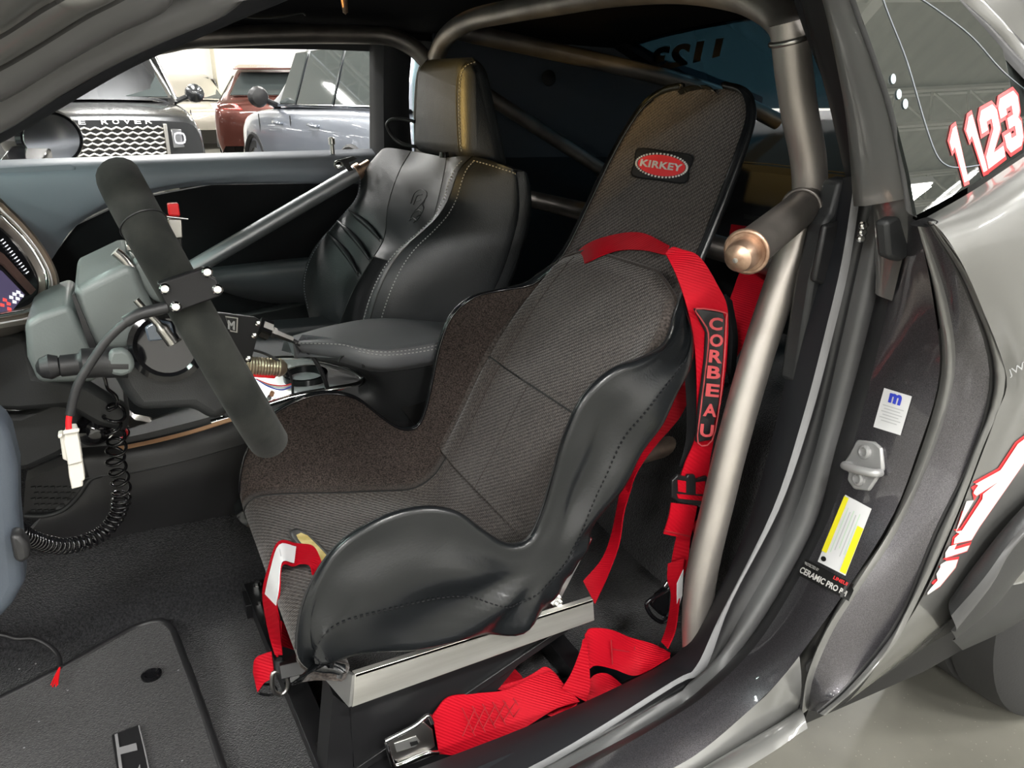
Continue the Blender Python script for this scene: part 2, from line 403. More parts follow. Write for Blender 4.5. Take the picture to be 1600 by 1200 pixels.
mx_ = nd(x, 'ShaderNodeMixRGB'); mx_.inputs[2].default_value = (.32, .31, .27, 1); lk(x, rr.outputs[0], mx_.inputs[0]); lk(x, r_.outputs[0], mx_.inputs[1]); lk(x, mx_.outputs[0], x.node_tree.nodes['Principled BSDF'].inputs['Base Color'])
M['wall'] = mk('warm_white_wall', (.80, .79, .76), .7)
M['wall_beige'] = mk('beige_column_paint', (.62, .58, .47), .7)
x = M['deck'] = mk('ceiling_deck_paint', (.44, .43, .39), .7); bump(x, 'wave', .9, .5, .05, direction='X')
M['joist'] = mk('painted_joist_steel', (.72, .71, .66), .6)
M['lampface'] = mk('lamp_diffuser', (1, 1, 1), .5, em=(1, .98, .92), ems=22)
M['lampbody'] = mk('white_lamp_housing', (.8, .8, .8), .5)

# ============================================================ THE SHOWROOM
def struct(o): o['kind'] = 'structure'; return o
struct(box('floor', (1, 7, -.05), (26, 32, .1), M['concrete']))
struct(box('ceiling', (1, 7, CEIL+.72), (26, 32, .1), M['deck']))
struct(box('wall_far', (1, 23.1, 2.9), (26, .2, 5.9), M['wall']))
struct(box('wall_near', (1, -9.1, 2.9), (26, .2, 5.9), M['wall']))
struct(box('wall_left', (-12.1, 7, 2.9), (.2, 32, 5.9), M['wall']))
struct(box('wall_right', (14.1, 7, 2.9), (.2, 32, 5.9), M['wall']))
def room_column(name, x, y, wd=.55):
    b = MB(); b.add(*box_vf((x, y, 2.9), (wd, wd, 5.8))); b.add(*box_vf((x, y, .15), (wd+.06, wd+.06, .3)))
    return struct(b.build(name, M['wall_beige'], bev=.01))
p = P(362, 90, d=20.5); room_column('trim_1', p.x, p.y, 1.0)
# open web ceiling joists, one by one
def joist(name, y):
    b = MB(); x0, x1 = -11.9, 13.9; zt, zb = CEIL+.62, CEIL+.1
    for dy in (-.04, .04):
        b.add(*box_vf(((x0+x1)/2, y+dy, zt), (x1-x0, .05, .05))); b.add(*box_vf(((x0+x1)/2, y+dy, zb), (x1-x0, .05, .05)))
    n = 40; st = (x1-x0)/n
    for i in range(n):
        a = V((x0+i*st, y, zb)); c = V((x0+(i+.5)*st, y, zt)); e = V((x0+(i+1)*st, y, zb))
        for s, t in ((a, c), (c, e)):
            b.add(*box_vf((s+t)/2, ((t-s).length, .025, .025), frame(t-s, (0, 1, 0), (0, 1, 0))))
    return b
for i in range(15): struct(joist('trim_%d' % (i+2), -8.0+i*2.1).build('trim_%d' % (i+2), M['joist'], smooth=False))
bb = MB()
for xx in (-6, 0, 6, 12):
    bb.add(*box_vf((xx, 7, CEIL+.30), (.16, 31, .03))); bb.add(*box_vf((xx, 7, CEIL+.0), (.16, 31, .03))); bb.add(*box_vf((xx, 7, CEIL+.15), (.02, 31, .3)))
struct(bb.build('trim_17', M['joist'], smooth=False))
for i, (lx, ly) in enumerate(LAMPS):
    t = thing('ceiling_lamp', 'rectangular white high-bay ceiling lamp hung under the showroom joists, seen only as a reflection', 'lamp', (lx, ly, CEIL-.6), 'high-bay lamps under the joists')
    b = MB(); b.add(*box_vf((lx, ly, CEIL-.53), (1.25, .5, .09))); b.build('housing', M['lampbody'], t, bev=.01)
    box('diffuser', (lx, ly, CEIL-.583), (1.18, .45, .012), M['lampface'], t)
    b = MB()
    for s in (-.5, .5): b.add(*tube_vf([V((lx+s, ly, CEIL-.49)), V((lx+s, ly, CEIL+.1))], .006, 6))
    b.build('hanger', M['joist'], t)

# ============================================================ OTHER CARS IN THE SHOWROOM
def wheel_parts(t, T, x, y, r, side):
    c = T(V((x, y, r))); ax = (T(V((x, y+side, r)))-c).normalized()
    wd = .24
    o = lathe('tyre', [(-wd, r*.72), (-wd, r*.95), (-wd*.85, r), (-.03, r), (0, r*.95), (0, r*.74), (-.03, r*.70)], c, ax, M['tyre'], t, 28)
    b = MB(); b.add(*lathe_vf([(-.06, 0), (-.06, r*.12), (-.02, r*.12), (-.02, 0)], c, ax, 12)); b.add(*lathe_vf([(-.05, r*.70), (0, r*.72), (-.01, r*.66), (-.1, r*.66)], c, ax, 28))
    up = V((0, 0, 1)); h = ax.cross(up)
    for k in range(10):
        a = math.pi*2*k/10; dr = up*math.cos(a)+h*math.sin(a); m0 = c-ax*.04
        b.add(*box_vf(m0+dr*r*.4, (r*.58, .035, .03), frame(dr, None, ax)))
    b.build('wheel_rim', M['satin'], o)
def make_car(name, label, loc, heading, L, W, H, paint, prof, gh, panes, belt, wb, rw=.38, doors=()):
    """heading: unit (x,y) of the car's nose. prof: (x, zb, ztop, hw) rear to front. gh: greenhouse profile (x,z,hw) front base..rear base"""
    t = thing(name, label, 'car', loc); O = V(loc); fx = V((heading[0], heading[1], 0)).normalized(); fy = V((-fx.y, fx.x, 0))
    T = lambda p: O+fx*p.x+fy*p.y+V((0, 0, p.z))
    rows = []
    for (x_, zb, zt, hw) in prof:
        h = zt-zb
        half = [(hw*.93, zb), (hw*.99, zb+h*.25), (hw, zb+h*.55), (hw*.985, zb+h*.78), (hw*.93, zb+h*.94), (hw*.80, zt), (hw*.4, zt+.02)]
        rows.append([T(V((x_, y_, z_))) for y_, z_ in half]+[T(V((x_, 0, zt+.025)))]+[T(V((x_, -y_, z_))) for y_, z_ in half[::-1]])
    g = surf(rows, 4, 3); v, f = grid_vf(g)
    n = len(g[0]); f.append(tuple(range(n))); f.append(tuple((len(g)-1)*n+k for k in range(n-1, -1, -1)))
    mesh('body', v, f, paint, t, fixn=True, edges=50)
    rows = []
    for (x_, z_, hw, zl, hl) in gh:
        rows.append([T(V((x_, hl, zl))), T(V((x_, (hl+hw)/2+.012, (zl+z_)/2))), T(V((x_, hw, z_-.05))), T(V((x_, hw*.8, z_))), T(V((x_, 0, z_+.015))),
                     T(V((x_, -hw*.8, z_))), T(V((x_, -hw, z_-.05))), T(V((x_, -(hl+hw)/2-.012, (zl+z_)/2))), T(V((x_, -hl, zl)))])
    v, f = grid_vf(surf(rows, 3, 2)); mesh('roof', v, f, paint, t, fixn=True, edges=50)
    for nm, poly, off in panes:
        pts = [T(V(p)) for p in poly]; nn = (pts[1]-pts[0]).cross(pts[2]-pts[1]).normalized()
        if nn.dot(T(V(off))-O) < 0: nn = -nn
        c = sum(pts, V((0, 0, 0)))/len(pts)
        slab('window_surround', [c+(q-c)*1.04+nn*.002 for q in pts], nn*.012, M['chrome'], t)
        slab(nm, [q+nn*.010 for q in pts], nn*.012, M['dglass'], t)
    for sx in (-1, 1):
        for sy in (-1, 1):
            wheel_parts(t, T, sx*wb/2, sy*(W/2+.004), rw, sy)
            arc = [T(V((sx*wb/2+math.cos(a)*(rw+.05), sy*(W/2-.005), rw+math.sin(a)*(rw+.05)))) for a in [math.pi*k/14 for k in range(15)]]
            v, f = tube_vf(arc, .035, 8); mesh('wheel_arch', v, f, M['plastic_black'], t)
            dk = [T(V((sx*wb/2+math.cos(a)*(rw+.05), sy*(W/2-.012), rw+math.sin(a)*(rw+.05)))) for a in [math.pi*k/14-.25 for k in range(17)]]
            slab('wheel_well', dk, fy*(-sy*.004)+fy*(sy*.012), M['black'], t)
    for sy in (-1, 1):
        for dx in doors:
            for q in ((dx, belt-.16),):
                b = MB(); a0 = T(V((q[0]-.10, sy*(W/2+.012), q[1]))); a1 = T(V((q[0]+.10, sy*(W/2+.012), q[1]+.01)))
                b.add(*tube_vf(spl([a0-fy*sy*.03, a0+fy*sy*.02, a1+fy*sy*.02, a1-fy*sy*.03], 4), .016, 8)); b.build('door_handle', paint, t)
            b = MB(); b.add(*tube_vf([T(V((dx+.68, sy*(W/2+.000), .35))), T(V((dx+.72, sy*(W/2-.000), belt-.08)))], .006, 6)); b.build('door_seam', M['black'], t)
        b = MB(); mp = T(V((gh[0][0]-.35, sy*(W/2+.10), belt+.10))); rr_ = []
        b.add(*lathe_vf([(-.09, .03), (-.07, .085), (-.0, .11), (.06, .10), (.11, .05), (.13, .01)], mp, fx, 16)); b.add(*tube_vf([mp, T(V((gh[0][0]-.30, sy*(W/2-.14), belt-.0)))], .03, 8))
        o = b.build('mirror', paint if name != 'silver_suv' else M['plastic_black'], t)
    return t, T
PR = [(-2.45, .42, .98, .80), (-2.3, .32, 1.08, .93), (-1.6, .26, 1.12, .99), (0, .25, 1.10, 1.0), (1.2, .26, 1.08, .99), (2.0, .30, 1.02, .95), (2.38, .36, .92, .86), (2.47, .45, .80, .78)]
def GH(x0, xr0, xr1, x1, H, belt, hl=.88, hr=.66):
    return [(x0, belt+.02, hl*.9, belt, hl), (xr0, H-.03, hr, belt, hl), ((xr0+xr1)/2, H, hr, belt, hl), (xr1, H-.04, hr, belt, hl), (x1, belt+.02, hl*.85, belt, hl)]
def side_panes(x0, xr0, xr1, x1, H, belt, hl=.90, hr=.70):
    out = []
    for s in (-1, 1):
        yb, yt = s*(hl+.0), s*(hr+.02); zt = H-.12; zb = belt+.03
        for (a, b_, c, d) in ((x0-.55, .12, .10, xr0+.12), (.04, -.92, -.86, .02), (-1.0, x1+.40, xr1-.02, -.94)):
            out.append(('side_window', [(a, yb, zb), (b_, yb, zb), (c, yt, zt), (d, yt, zt)], (0, s, 0)))
    return out
# --- dark luxury SUV nose-on
fy0 = 8.25
o, T = make_car('luxury_suv', 'dark grey luxury SUV seen head-on with a silver honeycomb grille, left of the window view', (-.04, fy0+2.47, 0), (0, -1), 4.95, 2.0, 1.83, M['rr_paint'],
    [(-2.45, .42, .98, .80), (-2.3, .32, 1.08, .93), (-1.6, .26, 1.14, .99), (0, .25, 1.14, 1.0), (1.2, .26, 1.13, .99), (1.9, .30, 1.09, .98), (2.30, .34, 1.03, .965), (2.42, .40, .965, .95)],
    GH(1.22, .45, -1.9, -2.3, 1.83, 1.14), side_panes(1.22, .45, -1.9, -2.3, 1.83, 1.14)+[('windscreen', [(1.17, -.78, 1.19), (1.17, .78, 1.19), (.52, .60, 1.74), (.52, -.60, 1.74)], (1, 0, .6))], 1.14, 2.9, .39, (-.6, .45))
b = MB(); gy = fy0+.01; gw, g0, g1 = .60, .70, .925      # honeycomb grille: linked wavy bars
b.add(*box_vf((-.04, gy+.03, (g0+g1)/2-.05), (gw*2, .03, g1-g0+.1))); bk = b.build('grille_backing', M['black'], o)
for r in range(7):
    z0 = g1-.012-r*.048; pts = []
    for k in range(27):
        x_ = -gw+gw*2*k/26; pts.append(V((x_-.04, gy-.004, z0+(.010 if (k//1+r) % 2 else -.010))))
    v, f = tube_vf(pts, .011, 6); mesh('grille_bar', v, f, M['satin'], o)
for s in (-1, 1): box('grille_side_bar', (-.04+s*(gw+.02), gy-.01, .80), (.035, .03, .30), M['satin'], o, bev=.005)
for s in (-1, 1):
    hl = slab('head_lamp', [(-.04+s*.67, gy-.005, .72), (-.04+s*.97, gy+.12, .72), (-.04+s*.96, gy+.13, .89), (-.04+s*.67, gy-.005, .90)], (0, .06, 0), M['headlamp'], o, bev=.006)
    for k in range(2):
        b = MB(); cx = -.04+s*(.74+k*.11); b.add(*tube_vf(spl([V((cx-.04, gy+.012+k*.04, .77)), V((cx+.04, gy+.012+k*.05, .77)), V((cx+.04, gy+.012+k*.05, .85)), V((cx-.04, gy+.012+k*.04, .85))], 3, True), .009, 6, True)); b.build('lamp_element', M['icon_white'], hl)
for k, ch in enumerate('RANGE ROVER'):
    if ch != ' ': text_plane('hood_letter', ch, (-.04-.52+k*.097, fy0+.03, .953), (.058, 0, 0), (0, .022, .042), M['satin'], o, 1, .01)
# --- brown-red SUV seen from behind
bl = P(420, 200, d=12.9); hd = V((math.sin(math.radians(21)), math.cos(math.radians(21)), 0)); c = V((bl.x, bl.y, 0))+hd*2.5
o, T = make_car('maroon_suv', 'dark red-brown SUV seen from behind with a glowing red tail lamp', tuple(c), (hd.x, hd.y), 5, 1.97, 1.68, M['brown_paint'],
    [(-2.48, .42, .95, .80), (-2.35, .30, 1.12, .90), (-1.6, .26, 1.16, .99), (0, .25, 1.08, .98), (1.2, .26, 1.05, .98), (2.0, .30, .98, .93), (2.45, .40, .80, .80)],
    GH(1.1, .2, -1.5, -2.30, 1.69, 1.1), side_panes(1.1, .2, -1.4, -2.25, 1.66, 1.1)+[('rear_window', [(-2.20, -.62, 1.22), (-2.20, .62, 1.22), (-1.72, .52, 1.58), (-1.72, -.52, 1.58)], (-1, 0, .6))], 1.12, 3.0, .38, (-.6, .45))
for s in (-1, 1):
    slab('tail_lamp', [T(V(p)) for p in ((-2.50, s*.40, 1.0), (-2.44, s*.88, 1.02), (-2.30, s*.95, 1.10), (-2.46, s*.5, 1.09))], hd*.05, M['lens'], o, bev=.005)
slab('spoiler', [T(V(p)) for p in ((-2.02, -.58, 1.63), (-2.02, .58, 1.63), (-1.5, .60, 1.70), (-1.5, -.60, 1.70))], (0, 0, .03), M['brown_paint'], o, bev=.01)
# --- slate blue SUV, side-on, nose away
a = V((1.60, 9.34, 0)); b_ = V((1.93, 6.38, 0)); hd = (a-b_).normalized(); lf = V((-hd.y, hd.x, 0)); c = (a+b_)/2-lf*.98
o, T = make_car('silver_suv', 'slate blue-grey SUV parked side-on at the right of the window view', tuple(c), (hd.x, hd.y), 4.9, 1.96, 1.74, M['blue_paint'], PR,
    GH(1.15, .35, -1.95, -2.35, 1.74, 1.1), side_panes(1.15, .35, -1.95, -2.35, 1.74, 1.1), 1.1, 2.98, .37, (-.6, .5))
for s in (-1, 1):
    v, f = tube_vf(spl([T(V((.3, s*.70, 1.72))), T(V((0, s*.70, 1.78))), T(V((-1.6, s*.70, 1.78))), T(V((-1.9, s*.70, 1.72)))], 4), .015, 8); mesh('roof_rail', v, f, M['chrome'], o)
# --- champagne SUV far behind
q = P(292, 200, d=20.5)
o, T = make_car('champagne_suv', 'pale champagne SUV parked far behind, half hidden between the dark and maroon SUVs', (q.x, q.y, 0), (.12, -1), 4.9, 1.96, 1.75, M['cream_paint'], PR,
    GH(1.15, .35, -1.95, -2.35, 1.75, 1.1), side_panes(1.15, .35, -1.95, -2.35, 1.75, 1.1)+[('windscreen', [(1.10, -.76, 1.15), (1.10, .76, 1.15), (.42, .60, 1.66), (.42, -.60, 1.66)], (1, 0, .6))], 1.1, 2.98, .37, (-.6, .5))

# ============================================================ THE COUPE
car = thing('coupe', 'metallic grey race coupe in the foreground with its driver door open', 'car', (.7, .95, 0))
def bands(lines, names_mats, n=5, parent=car):
    """lines: polylines of (px,py,Y), all with the same number of points; each neighbouring pair spans a curved band"""
    out = []
    L = [spl(PY(l), n) for l in lines]
    for k, (nm, mt, bulge, th) in enumerate(names_mats):
        A, B = L[k], L[k+1]; rows = []
        for a, b in zip(A, B):
            q = ray(0, 0); d = (b-a); 
            out_ = d.cross(V((0, 0, 1))) if abs(d.normalized().z) < .8 else d.cross(V((1, 0, 0)))
            rows.append((a, b))
        g = []
        for i, (a, b) in enumerate(rows):
            tn = (L[k][min(i+1, len(A)-1)]-L[k][max(i-1, 0)]).normalized()
            nn = (b-a).cross(tn).normalized()
            if nn.dot(CAM-(a+b)/2) < 0: nn = -nn
            w_ = (b-a).length
            g.append([a.lerp(b, t)+nn*(math.sin(math.pi*t)*bulge*w_) for t in (0, .12, .3, .5, .7, .88, 1)])
        if th:
            v, f = solid_rows(g, th)
        else: v, f = grid_vf(g)
        out.append(mesh(nm, v, f, mt, parent, fixn=True, edges=60))
    return out
# door opening, sill and lower B pillar: stations run from the sill up the pillar
J = [
 [(560,1235,.30),(819,1137,.29),(973,1069,.28),(1056,1022,.27),(1106,953,.26),(1166,825,.26),(1217,642,.26),(1239,527,.26),(1285,376,.26),(1313,281,.26)],
 [(640,1285,.20),(850,1187,.20),(1050,1065,.20),(1087,1042,.20),(1125,962,.20),(1207,797,.20),(1255,650,.20),(1291,512,.20),(1316,404,.20),(1336,275,.20)],
 [(645,1297,.195),(850,1200,.195),(1057,1070,.195),(1100,1050,.195),(1143,940,.195),(1217,797,.195),(1265,660,.195),(1303,518,.195),(1328,410,.195),(1348,277,.195)],
 [(660,1300,.185),(856,1205,.185),(1037,1097,.185),(1100,1062,.185),(1160,958,.185),(1229,833,.185),(1275,700,.185),(1315,530,.185),(1342,410,.185),(1368,290,.185)],
 [(690,1310,.165),(875,1207,.165),(1025,1127,.165),(1100,1072,.165),(1179,987,.165),(1268,833,.165),(1306,700,.165),(1345,560,.165),(1376,430,.165),(1398,300,.165)],
 [(700,1318,.14),(895,1210,.14),(1030,1133,.14),(1112,1078,.14),(1195,990,.14),(1285,833,.14),(1329,708,.14),(1366,570,.14),(1392,450,.14),(1416,320,.14)],
 [(770,1350,.085),(1030,1212,.085),(1100,1170,.085),(1175,1106,.085),(1249,1025,.07),(1380,833,.06),(1433,708,.055),(1468,583,.05),(1455,450,.05),(1432,345,.05)],
]
NM = [('sill_trim', M['trimdark'], .04, .006), ('trim_edge', M['felt'], .1, .004), ('gap_seal', M['rubber'], -.2, 0), ('door_seal', M['rubber_grey'], .42, 0),
      ('pinch_flange', M['rubber'], .1, 0), ('door_jamb', M['paint'], .06, 0)]
jb = bands(J, NM)
jamb = jb[5]
JB = bvh_of(jamb)
# outer flange behind the ridge, from the bottom corner up
K = [
 [(1249,1109,.085),(1262,1050,.075),(1290,981,.07),(1330,912,.065),(1385,833,.06),(1437,708,.055),(1471,583,.05),(1462,470,.05),(1434,350,.05)],
 [(1262,1109,.075),(1272,1055,.065),(1302,985,.06),(1345,917,.055),(1400,833,.05),(1458,708,.045),(1492,583,.04),(1480,470,.04),(1440,350,.045)],
 [(1276,1112,.04),(1317,1075,.035),(1371,1013,.03),(1410,950,.025),(1458,833,.02),(1517,708,.015),(1546,583,.015),(1506,450,.02),(1448,348,.03)],
 [(1280,1115,.035),(1322,1079,.03),(1377,1016,.022),(1416,953,.02),(1466,833,.015),(1524,708,.01),(1554,583,.01),(1512,450,.015),(1450,346,.028)],
 [(1290,1118,.03),(1337,1076,.025),(1392,1015,.015),(1427,953,.012),(1483,833,.006),(1532,708,.002),(1571,590,.0),(1528,450,.01),(1458,345,.025)],
]
kb = bands(K, [('jamb_ridge', M['paint_smooth'], .6, 0), ('outer_flange', M['paint'], .05, 0), ('flange_groove', M['rubber'], -.3, 0), ('flange_lip', M['paint_smooth'], .5, 0)])  # lighter paint copy on ridge and lip stands in for their highlights
JB = [JB, bvh_of(kb[0]), bvh_of(kb[1]), bvh_of(jb[4])]
# rocker side under the sill
R_ = [J[6][:4]+[(1200,1088,.085),(1249,1025,.075)],
      [(1010,1290,.07),(1090,1245,.07),(1170,1195,.07),(1210,1150,.075),(1225,1135,.085),(1247,1109,.09)]]
R_[0] = [(770,1350,.085),(1030,1212,.085),(1100,1170,.085),(1175,1106,.085),(1205,1078,.08),(1249,1025,.075)]
R_[1] = [(860,1350,.075),(1040,1235,.075),(1150,1168,.075),(1200,1140,.075),(1225,1124,.078),(1247,1107,.082)]
R2 = [(900,1350,.04),(1060,1265,.04),(1167,1200,.04),(1215,1170,.04),(1240,1152,.045),(1262,1138,.05)]
bands([R_[0], R_[1], R2], [('rocker_panel', M['paint_smooth'], .05, 0), ('rocker_strip', M['paint_smooth'], .3, .004)])
q = [(p[0]+3, p[1]+3, p[2]+.01) for p in R2]; r3 = [(p[0], p[1]-40, .16) for p in R2]
# jamb recess behind the flange foot with its rubber plug
bands([[(1249,1025,.085),(1290,962,.075),(1330,905,.07)], [(1252,1108,.11),(1275,1040,.09),(1305,975,.075)]], [('jamb_recess', M['rubber'], -.1, 0)])
pp = P(1272, 1040, Y=.085); lathe('drain_plug', [(0, .012), (.004, .012), (.006, .006), (.007, 0)], pp, (-.5, -.8, 0), M['rubber_grey'], car)
# upper B pillar: window frame seals and the painted strip before the quarter glass
U = [
 [(1238,-60,.27),(1246,0,.27),(1275,83,.27),(1308,167,.27),(1337,280,.27)],
 [(1256,-60,.25),(1266,0,.25),(1295,83,.25),(1325,167,.25),(1350,280,.25)],
 [(1280,-60,.20),(1296,0,.20),(1321,83,.195),(1346,167,.19),(1375,290,.185)],
 [(1286,-60,.185),(1302,0,.185),(1328,83,.18),(1353,167,.175),(1380,292,.17)],
 [(1310,-60,.14),(1329,0,.14),(1362,92,.12),(1390,180,.10),(1418,310,.075)],
 [(1318,-60,.13),(1337,0,.13),(1370,92,.11),(1398,180,.09),(1433,340,.06)],
]
bands(U, [('pillar_trim', M['trimdark'], .1, .004), ('pillar_seal', M['rubber'], .35, 0), ('seal_groove', M['black'], -.3, 0), ('pillar_panel', M['paint_smooth'], .35, 0), ('glass_trim', M['rubber_grey'], .3, 0)])
bands([[(1378,284,.172),(1381,330,.168),(1376,400,.164),(1366,455,.160)], [(1421,302,.072),(1426,345,.072),(1410,405,.10),(1394,470,.125)]], [('pillar_foot', M['paint_smooth'], .2, 0)])
# rubber block where pillar and jamb meet
slab('pillar_cap', PP([(1386,348),(1402,338),(1422,346),(1430,394),(1409,410),(1390,402)], Y=.088), (-.004, .014, 0), M['plastic'], car, bev=.004)
# quarter glass and numbers
GP = V(P(1432, 335, Y=.055)); GN = V((-.06, -.94, .34)).normalized()
def PG(px, py, off=0):
    q = ray(px, py); t = (GP-CAM).dot(GN)/q.dot(GN); return CAM+q*t+GN*off
gl = [PG(*p) for p in ((1325,-60),(1336,0),(1370,92),(1398,180),(1420,270),(1432,336),(1452,326),(1520,288),(1600,238),(1760,140),(1700,90),(1600,120),(1565,75),(1530,35),(1500,2),(1450,-60))]
slab('quarter_glass', gl, -GN*.004, M['tglass'], car)
# back side of the window: rounded seam line seen through the glass
tube('glass_seam', [PG(*p, off=.0008) for p in ((1362,-60),(1383,10),(1416,95),(1444,190),(1462,240),(1478,258),(1500,262),(1530,258))], .0005, M['plastic_grey'], car, seg=6)
tube('glass_seam', [PG(*p, off=.0008) for p in ((1410,-20),(1470,20),(1520,60),(1570,115),(1640,170))], .0005, M['plastic_grey'], car, seg=6)
for (x_, y_) in ((1394,124),(1403,148),(1413,163)):
    slab('smudge', [PG(x_+5*math.cos(a)*.8, y_+8*math.sin(a), .0012) for a in [k*math.pi/5 for k in range(10)]], GN*.0004, mk('bluish_film_spot', (.35, .45, .5), .3), car)
# sculpted digits
D1 = [(.30,0),(.78,0),(.78,.98),(.62,1),(.12,.80),(.12,.66),(.36,.70),(.36,.10)]
def strokes(d):
    if d == '1': return [[(.34,.04),(.72,.04),(.72,.97),(.50,.97),(.10,.80),(.10,.64),(.34,.68)]]
    if d == '2': return [[(.06,.04),(.92,.04),(.92,.22),(.42,.22),(.92,.52),(.92,.84),(.76,.97),(.22,.97),(.06,.84),(.06,.62),(.36,.62),(.36,.76),(.62,.76),(.62,.58),(.06,.24)]]
    if d == '3': return [[(.06,.16),(.20,.04),(.78,.04),(.93,.16),(.93,.42),(.82,.51),(.93,.60),(.93,.84),(.78,.97),(.20,.97),(.06,.84),(.06,.66),(.36,.66),(.36,.76),(.62,.76),(.62,.60),(.34,.60),(.34,.42),(.62,.42),(.62,.25),(.36,.25),(.36,.36),(.06,.36)]]
def offset_poly(p, d):
    n = len(p); out = []; A = sum(p[i][0]*p[(i+1) % n][1]-p[(i+1) % n][0]*p[i][1] for i in range(n)); s = 1 if A > 0 else -1
    for i in range(n):
        a = V((*p[i-1], 0)); b = V((*p[i], 0)); c = V((*p[(i+1) % n], 0)); e1 = (b-a).normalized(); e2 = (c-b).normalized()
        n1 = V((e1.y, -e1.x, 0))*s; n2 = V((e2.y, -e2.x, 0))*s; bi = (n1+n2); bi = bi/max(.35, bi.length_squared/2)
        q = b+bi*d; out.append((q.x, q.y))
    return out
def plane_polys(name, poly, Q, off, mat, parent):
    pts = [PG(*quadmap(Q, x_, y_), off=off) for x_, y_ in poly]
    slab(name, pts, GN*.0004, mat, parent, smooth=False)
for d, Q in zip('1123', [((1500,292),(1516,284),(1497,190),(1474,208)), ((1530,276),(1546,268),(1522,172),(1499,190)), ((1541,270),(1571,247),(1555,157),(1523,175)), ((1572,247),(1600,228),(1588,135),(1552,157))]):
    Q = [(a+0, b) for a, b in Q]
    for p_ in strokes(d):
        plane_polys('number_outline', offset_poly(p_, .065), Q, .001, M['red_decal'], car); plane_polys('number_fill', p_, Q, .0016, M['white_decal'], car)
# roof edge, chrome drip moulding and body over the glass
TR = [[(1440,-60,.15),(1482,0,.14),(1530,45,.12),(1570,92,.10),(1640,165,.06)],
      [(1462,-60,.15),(1500,0,.14),(1548,45,.12),(1590,92,.10),(1660,165,.06)],
      [(1480,-60,.155),(1518,0,.145),(1566,45,.12),(1606,92,.10),(1680,165,.06)],
      [(1500,-60,.16),(1536,0,.15),(1584,50,.125),(1625,92,.10),(1700,165,.06)],
      [(1640,-60,.22),(1680,0,.22),(1720,45,.2),(1760,92,.2),(1820,165,.16)]]
bands(TR, [('window_seal', M['rubber'], .3, 0), ('drip_moulding', M['paint_smooth'], .5, 0), ('moulding_groove', M['rubber'], -.2, 0), ('roof_skin', M['paint_smooth'], .06, 0)])
# quarter panel skin
Qp = [
 [(1436,346,.05),(1520,298,.045),(1620,232,.04),(1800,120,.04)],
 [(1462,352,.02),(1530,318,.015),(1625,256,.01),(1800,140,.01)],
 [(1497,400,.002),(1550,360,-.005),(1650,300,-.01),(1850,200,-.01)],
 [(1534,480,.0),(1590,450,-.012),(1680,400,-.02),(1900,300,-.02)],
 [(1573,590,.0),(1610,575,-.012),(1700,540,-.02),(1900,500,-.02)],
 [(1556,650,.0),(1600,650,-.008),(1700,640,-.015),(1900,620,-.015)],
 [(1535,708,.002),(1580,715,-.005),(1690,720,-.01),(1900,720,-.01)],
 [(1486,833,.006),(1540,835,.0),(1640,825,.0),(1900,800,.0)],
 [(1430,953,.012),(1490,940,.01),(1600,905,.01),(1850,850,.01)],
 [(1340,1080,.04),(1430,1015,.05),(1560,930,.05),(1800,850,.05)],
 [(1300,1112,.07),(1390,1050,.085),(1490,985,.09),(1700,880,.09)],
]
g = surf([PY(r) for r in Qp], 5, 5); v, f = grid_vf(g)
qp = mesh('quarter_panel', v, f, M['paint_smooth'], car, fixn=True, edges=60); QB = bvh_of(qp)
# belt moulding end piece
slab('belt_moulding', PY([(1434,344,.045),(1452,338,.035),(1470,345,.02),(1462,352,.02),(1438,350,.04)]), (0, .01, -.004), M['rubber'], car, bev=.003)
# wheel-arch flare and tyre behind it
FL = [[(1484,936,.0),(1530,873,-.012),(1600,790,-.02),(1720,680,-.02)], [(1486,962,-.012),(1536,905,-.03),(1600,822,-.035),(1720,715,-.035)],
      [(1486,985,-.008),(1545,915,-.03),(1600,838,-.04),(1720,735,-.04)], [(1488,1000,.03),(1550,950,.02),(1610,880,.01),(1720,790,.01)],
      [(1500,1012,.10),(1560,985,.12),(1610,962,.12),(1720,900,.12)]]
bands(FL, [('arch_flare', M['plastic'], .12, 0), ('flare_lip', M['rubber_grey'], .3, 0), ('flare_return', M['plastic'], .05, 0), ('arch_liner', M['plastic'], .05, 0)])
wc = V((1.62, .12, .345))
ty = lathe('rear_tyre', [(-.0, .23), (0, .31), (.02, .345), (.06, .352), (.10, .352), (.105, .342), (.115, .342), (.12, .352), (.17, .352), (.175, .342), (.185, .342), (.19, .352), (.25, .352), (.29, .345), (.31, .31), (.31, .23)], wc, (0, 1, 0), M['tyre'], car, 64)
b = MB(); b.add(*lathe_vf([(.03, .235), (.02, .23), (.06, .20), (.16, .19), (.28, .23), (.28, .20), (.1, .17), (.05, .19)], wc, (0, 1, 0), 48))
for k in range(7):
    a = math.pi*2*k/7; dr = V((math.cos(a), 0, math.sin(a))); b.add(*box_vf(wc+dr*.11+V((0, .05, 0)), (.19, .05, .02), frame(dr, None, (0, 1, 0))))
b.build('wheel_rim', M['blackmetal'], ty)
# wheel-well and underfloor so that nothing is see-through
slab('floor_pan', [V((-1.1, .30, .24)), V((.85, .30, .24)), V((.85, 1.70, .24)), V((-1.1, 1.70, .24))], (0, 0, -.03), M['blackmetal'], car)
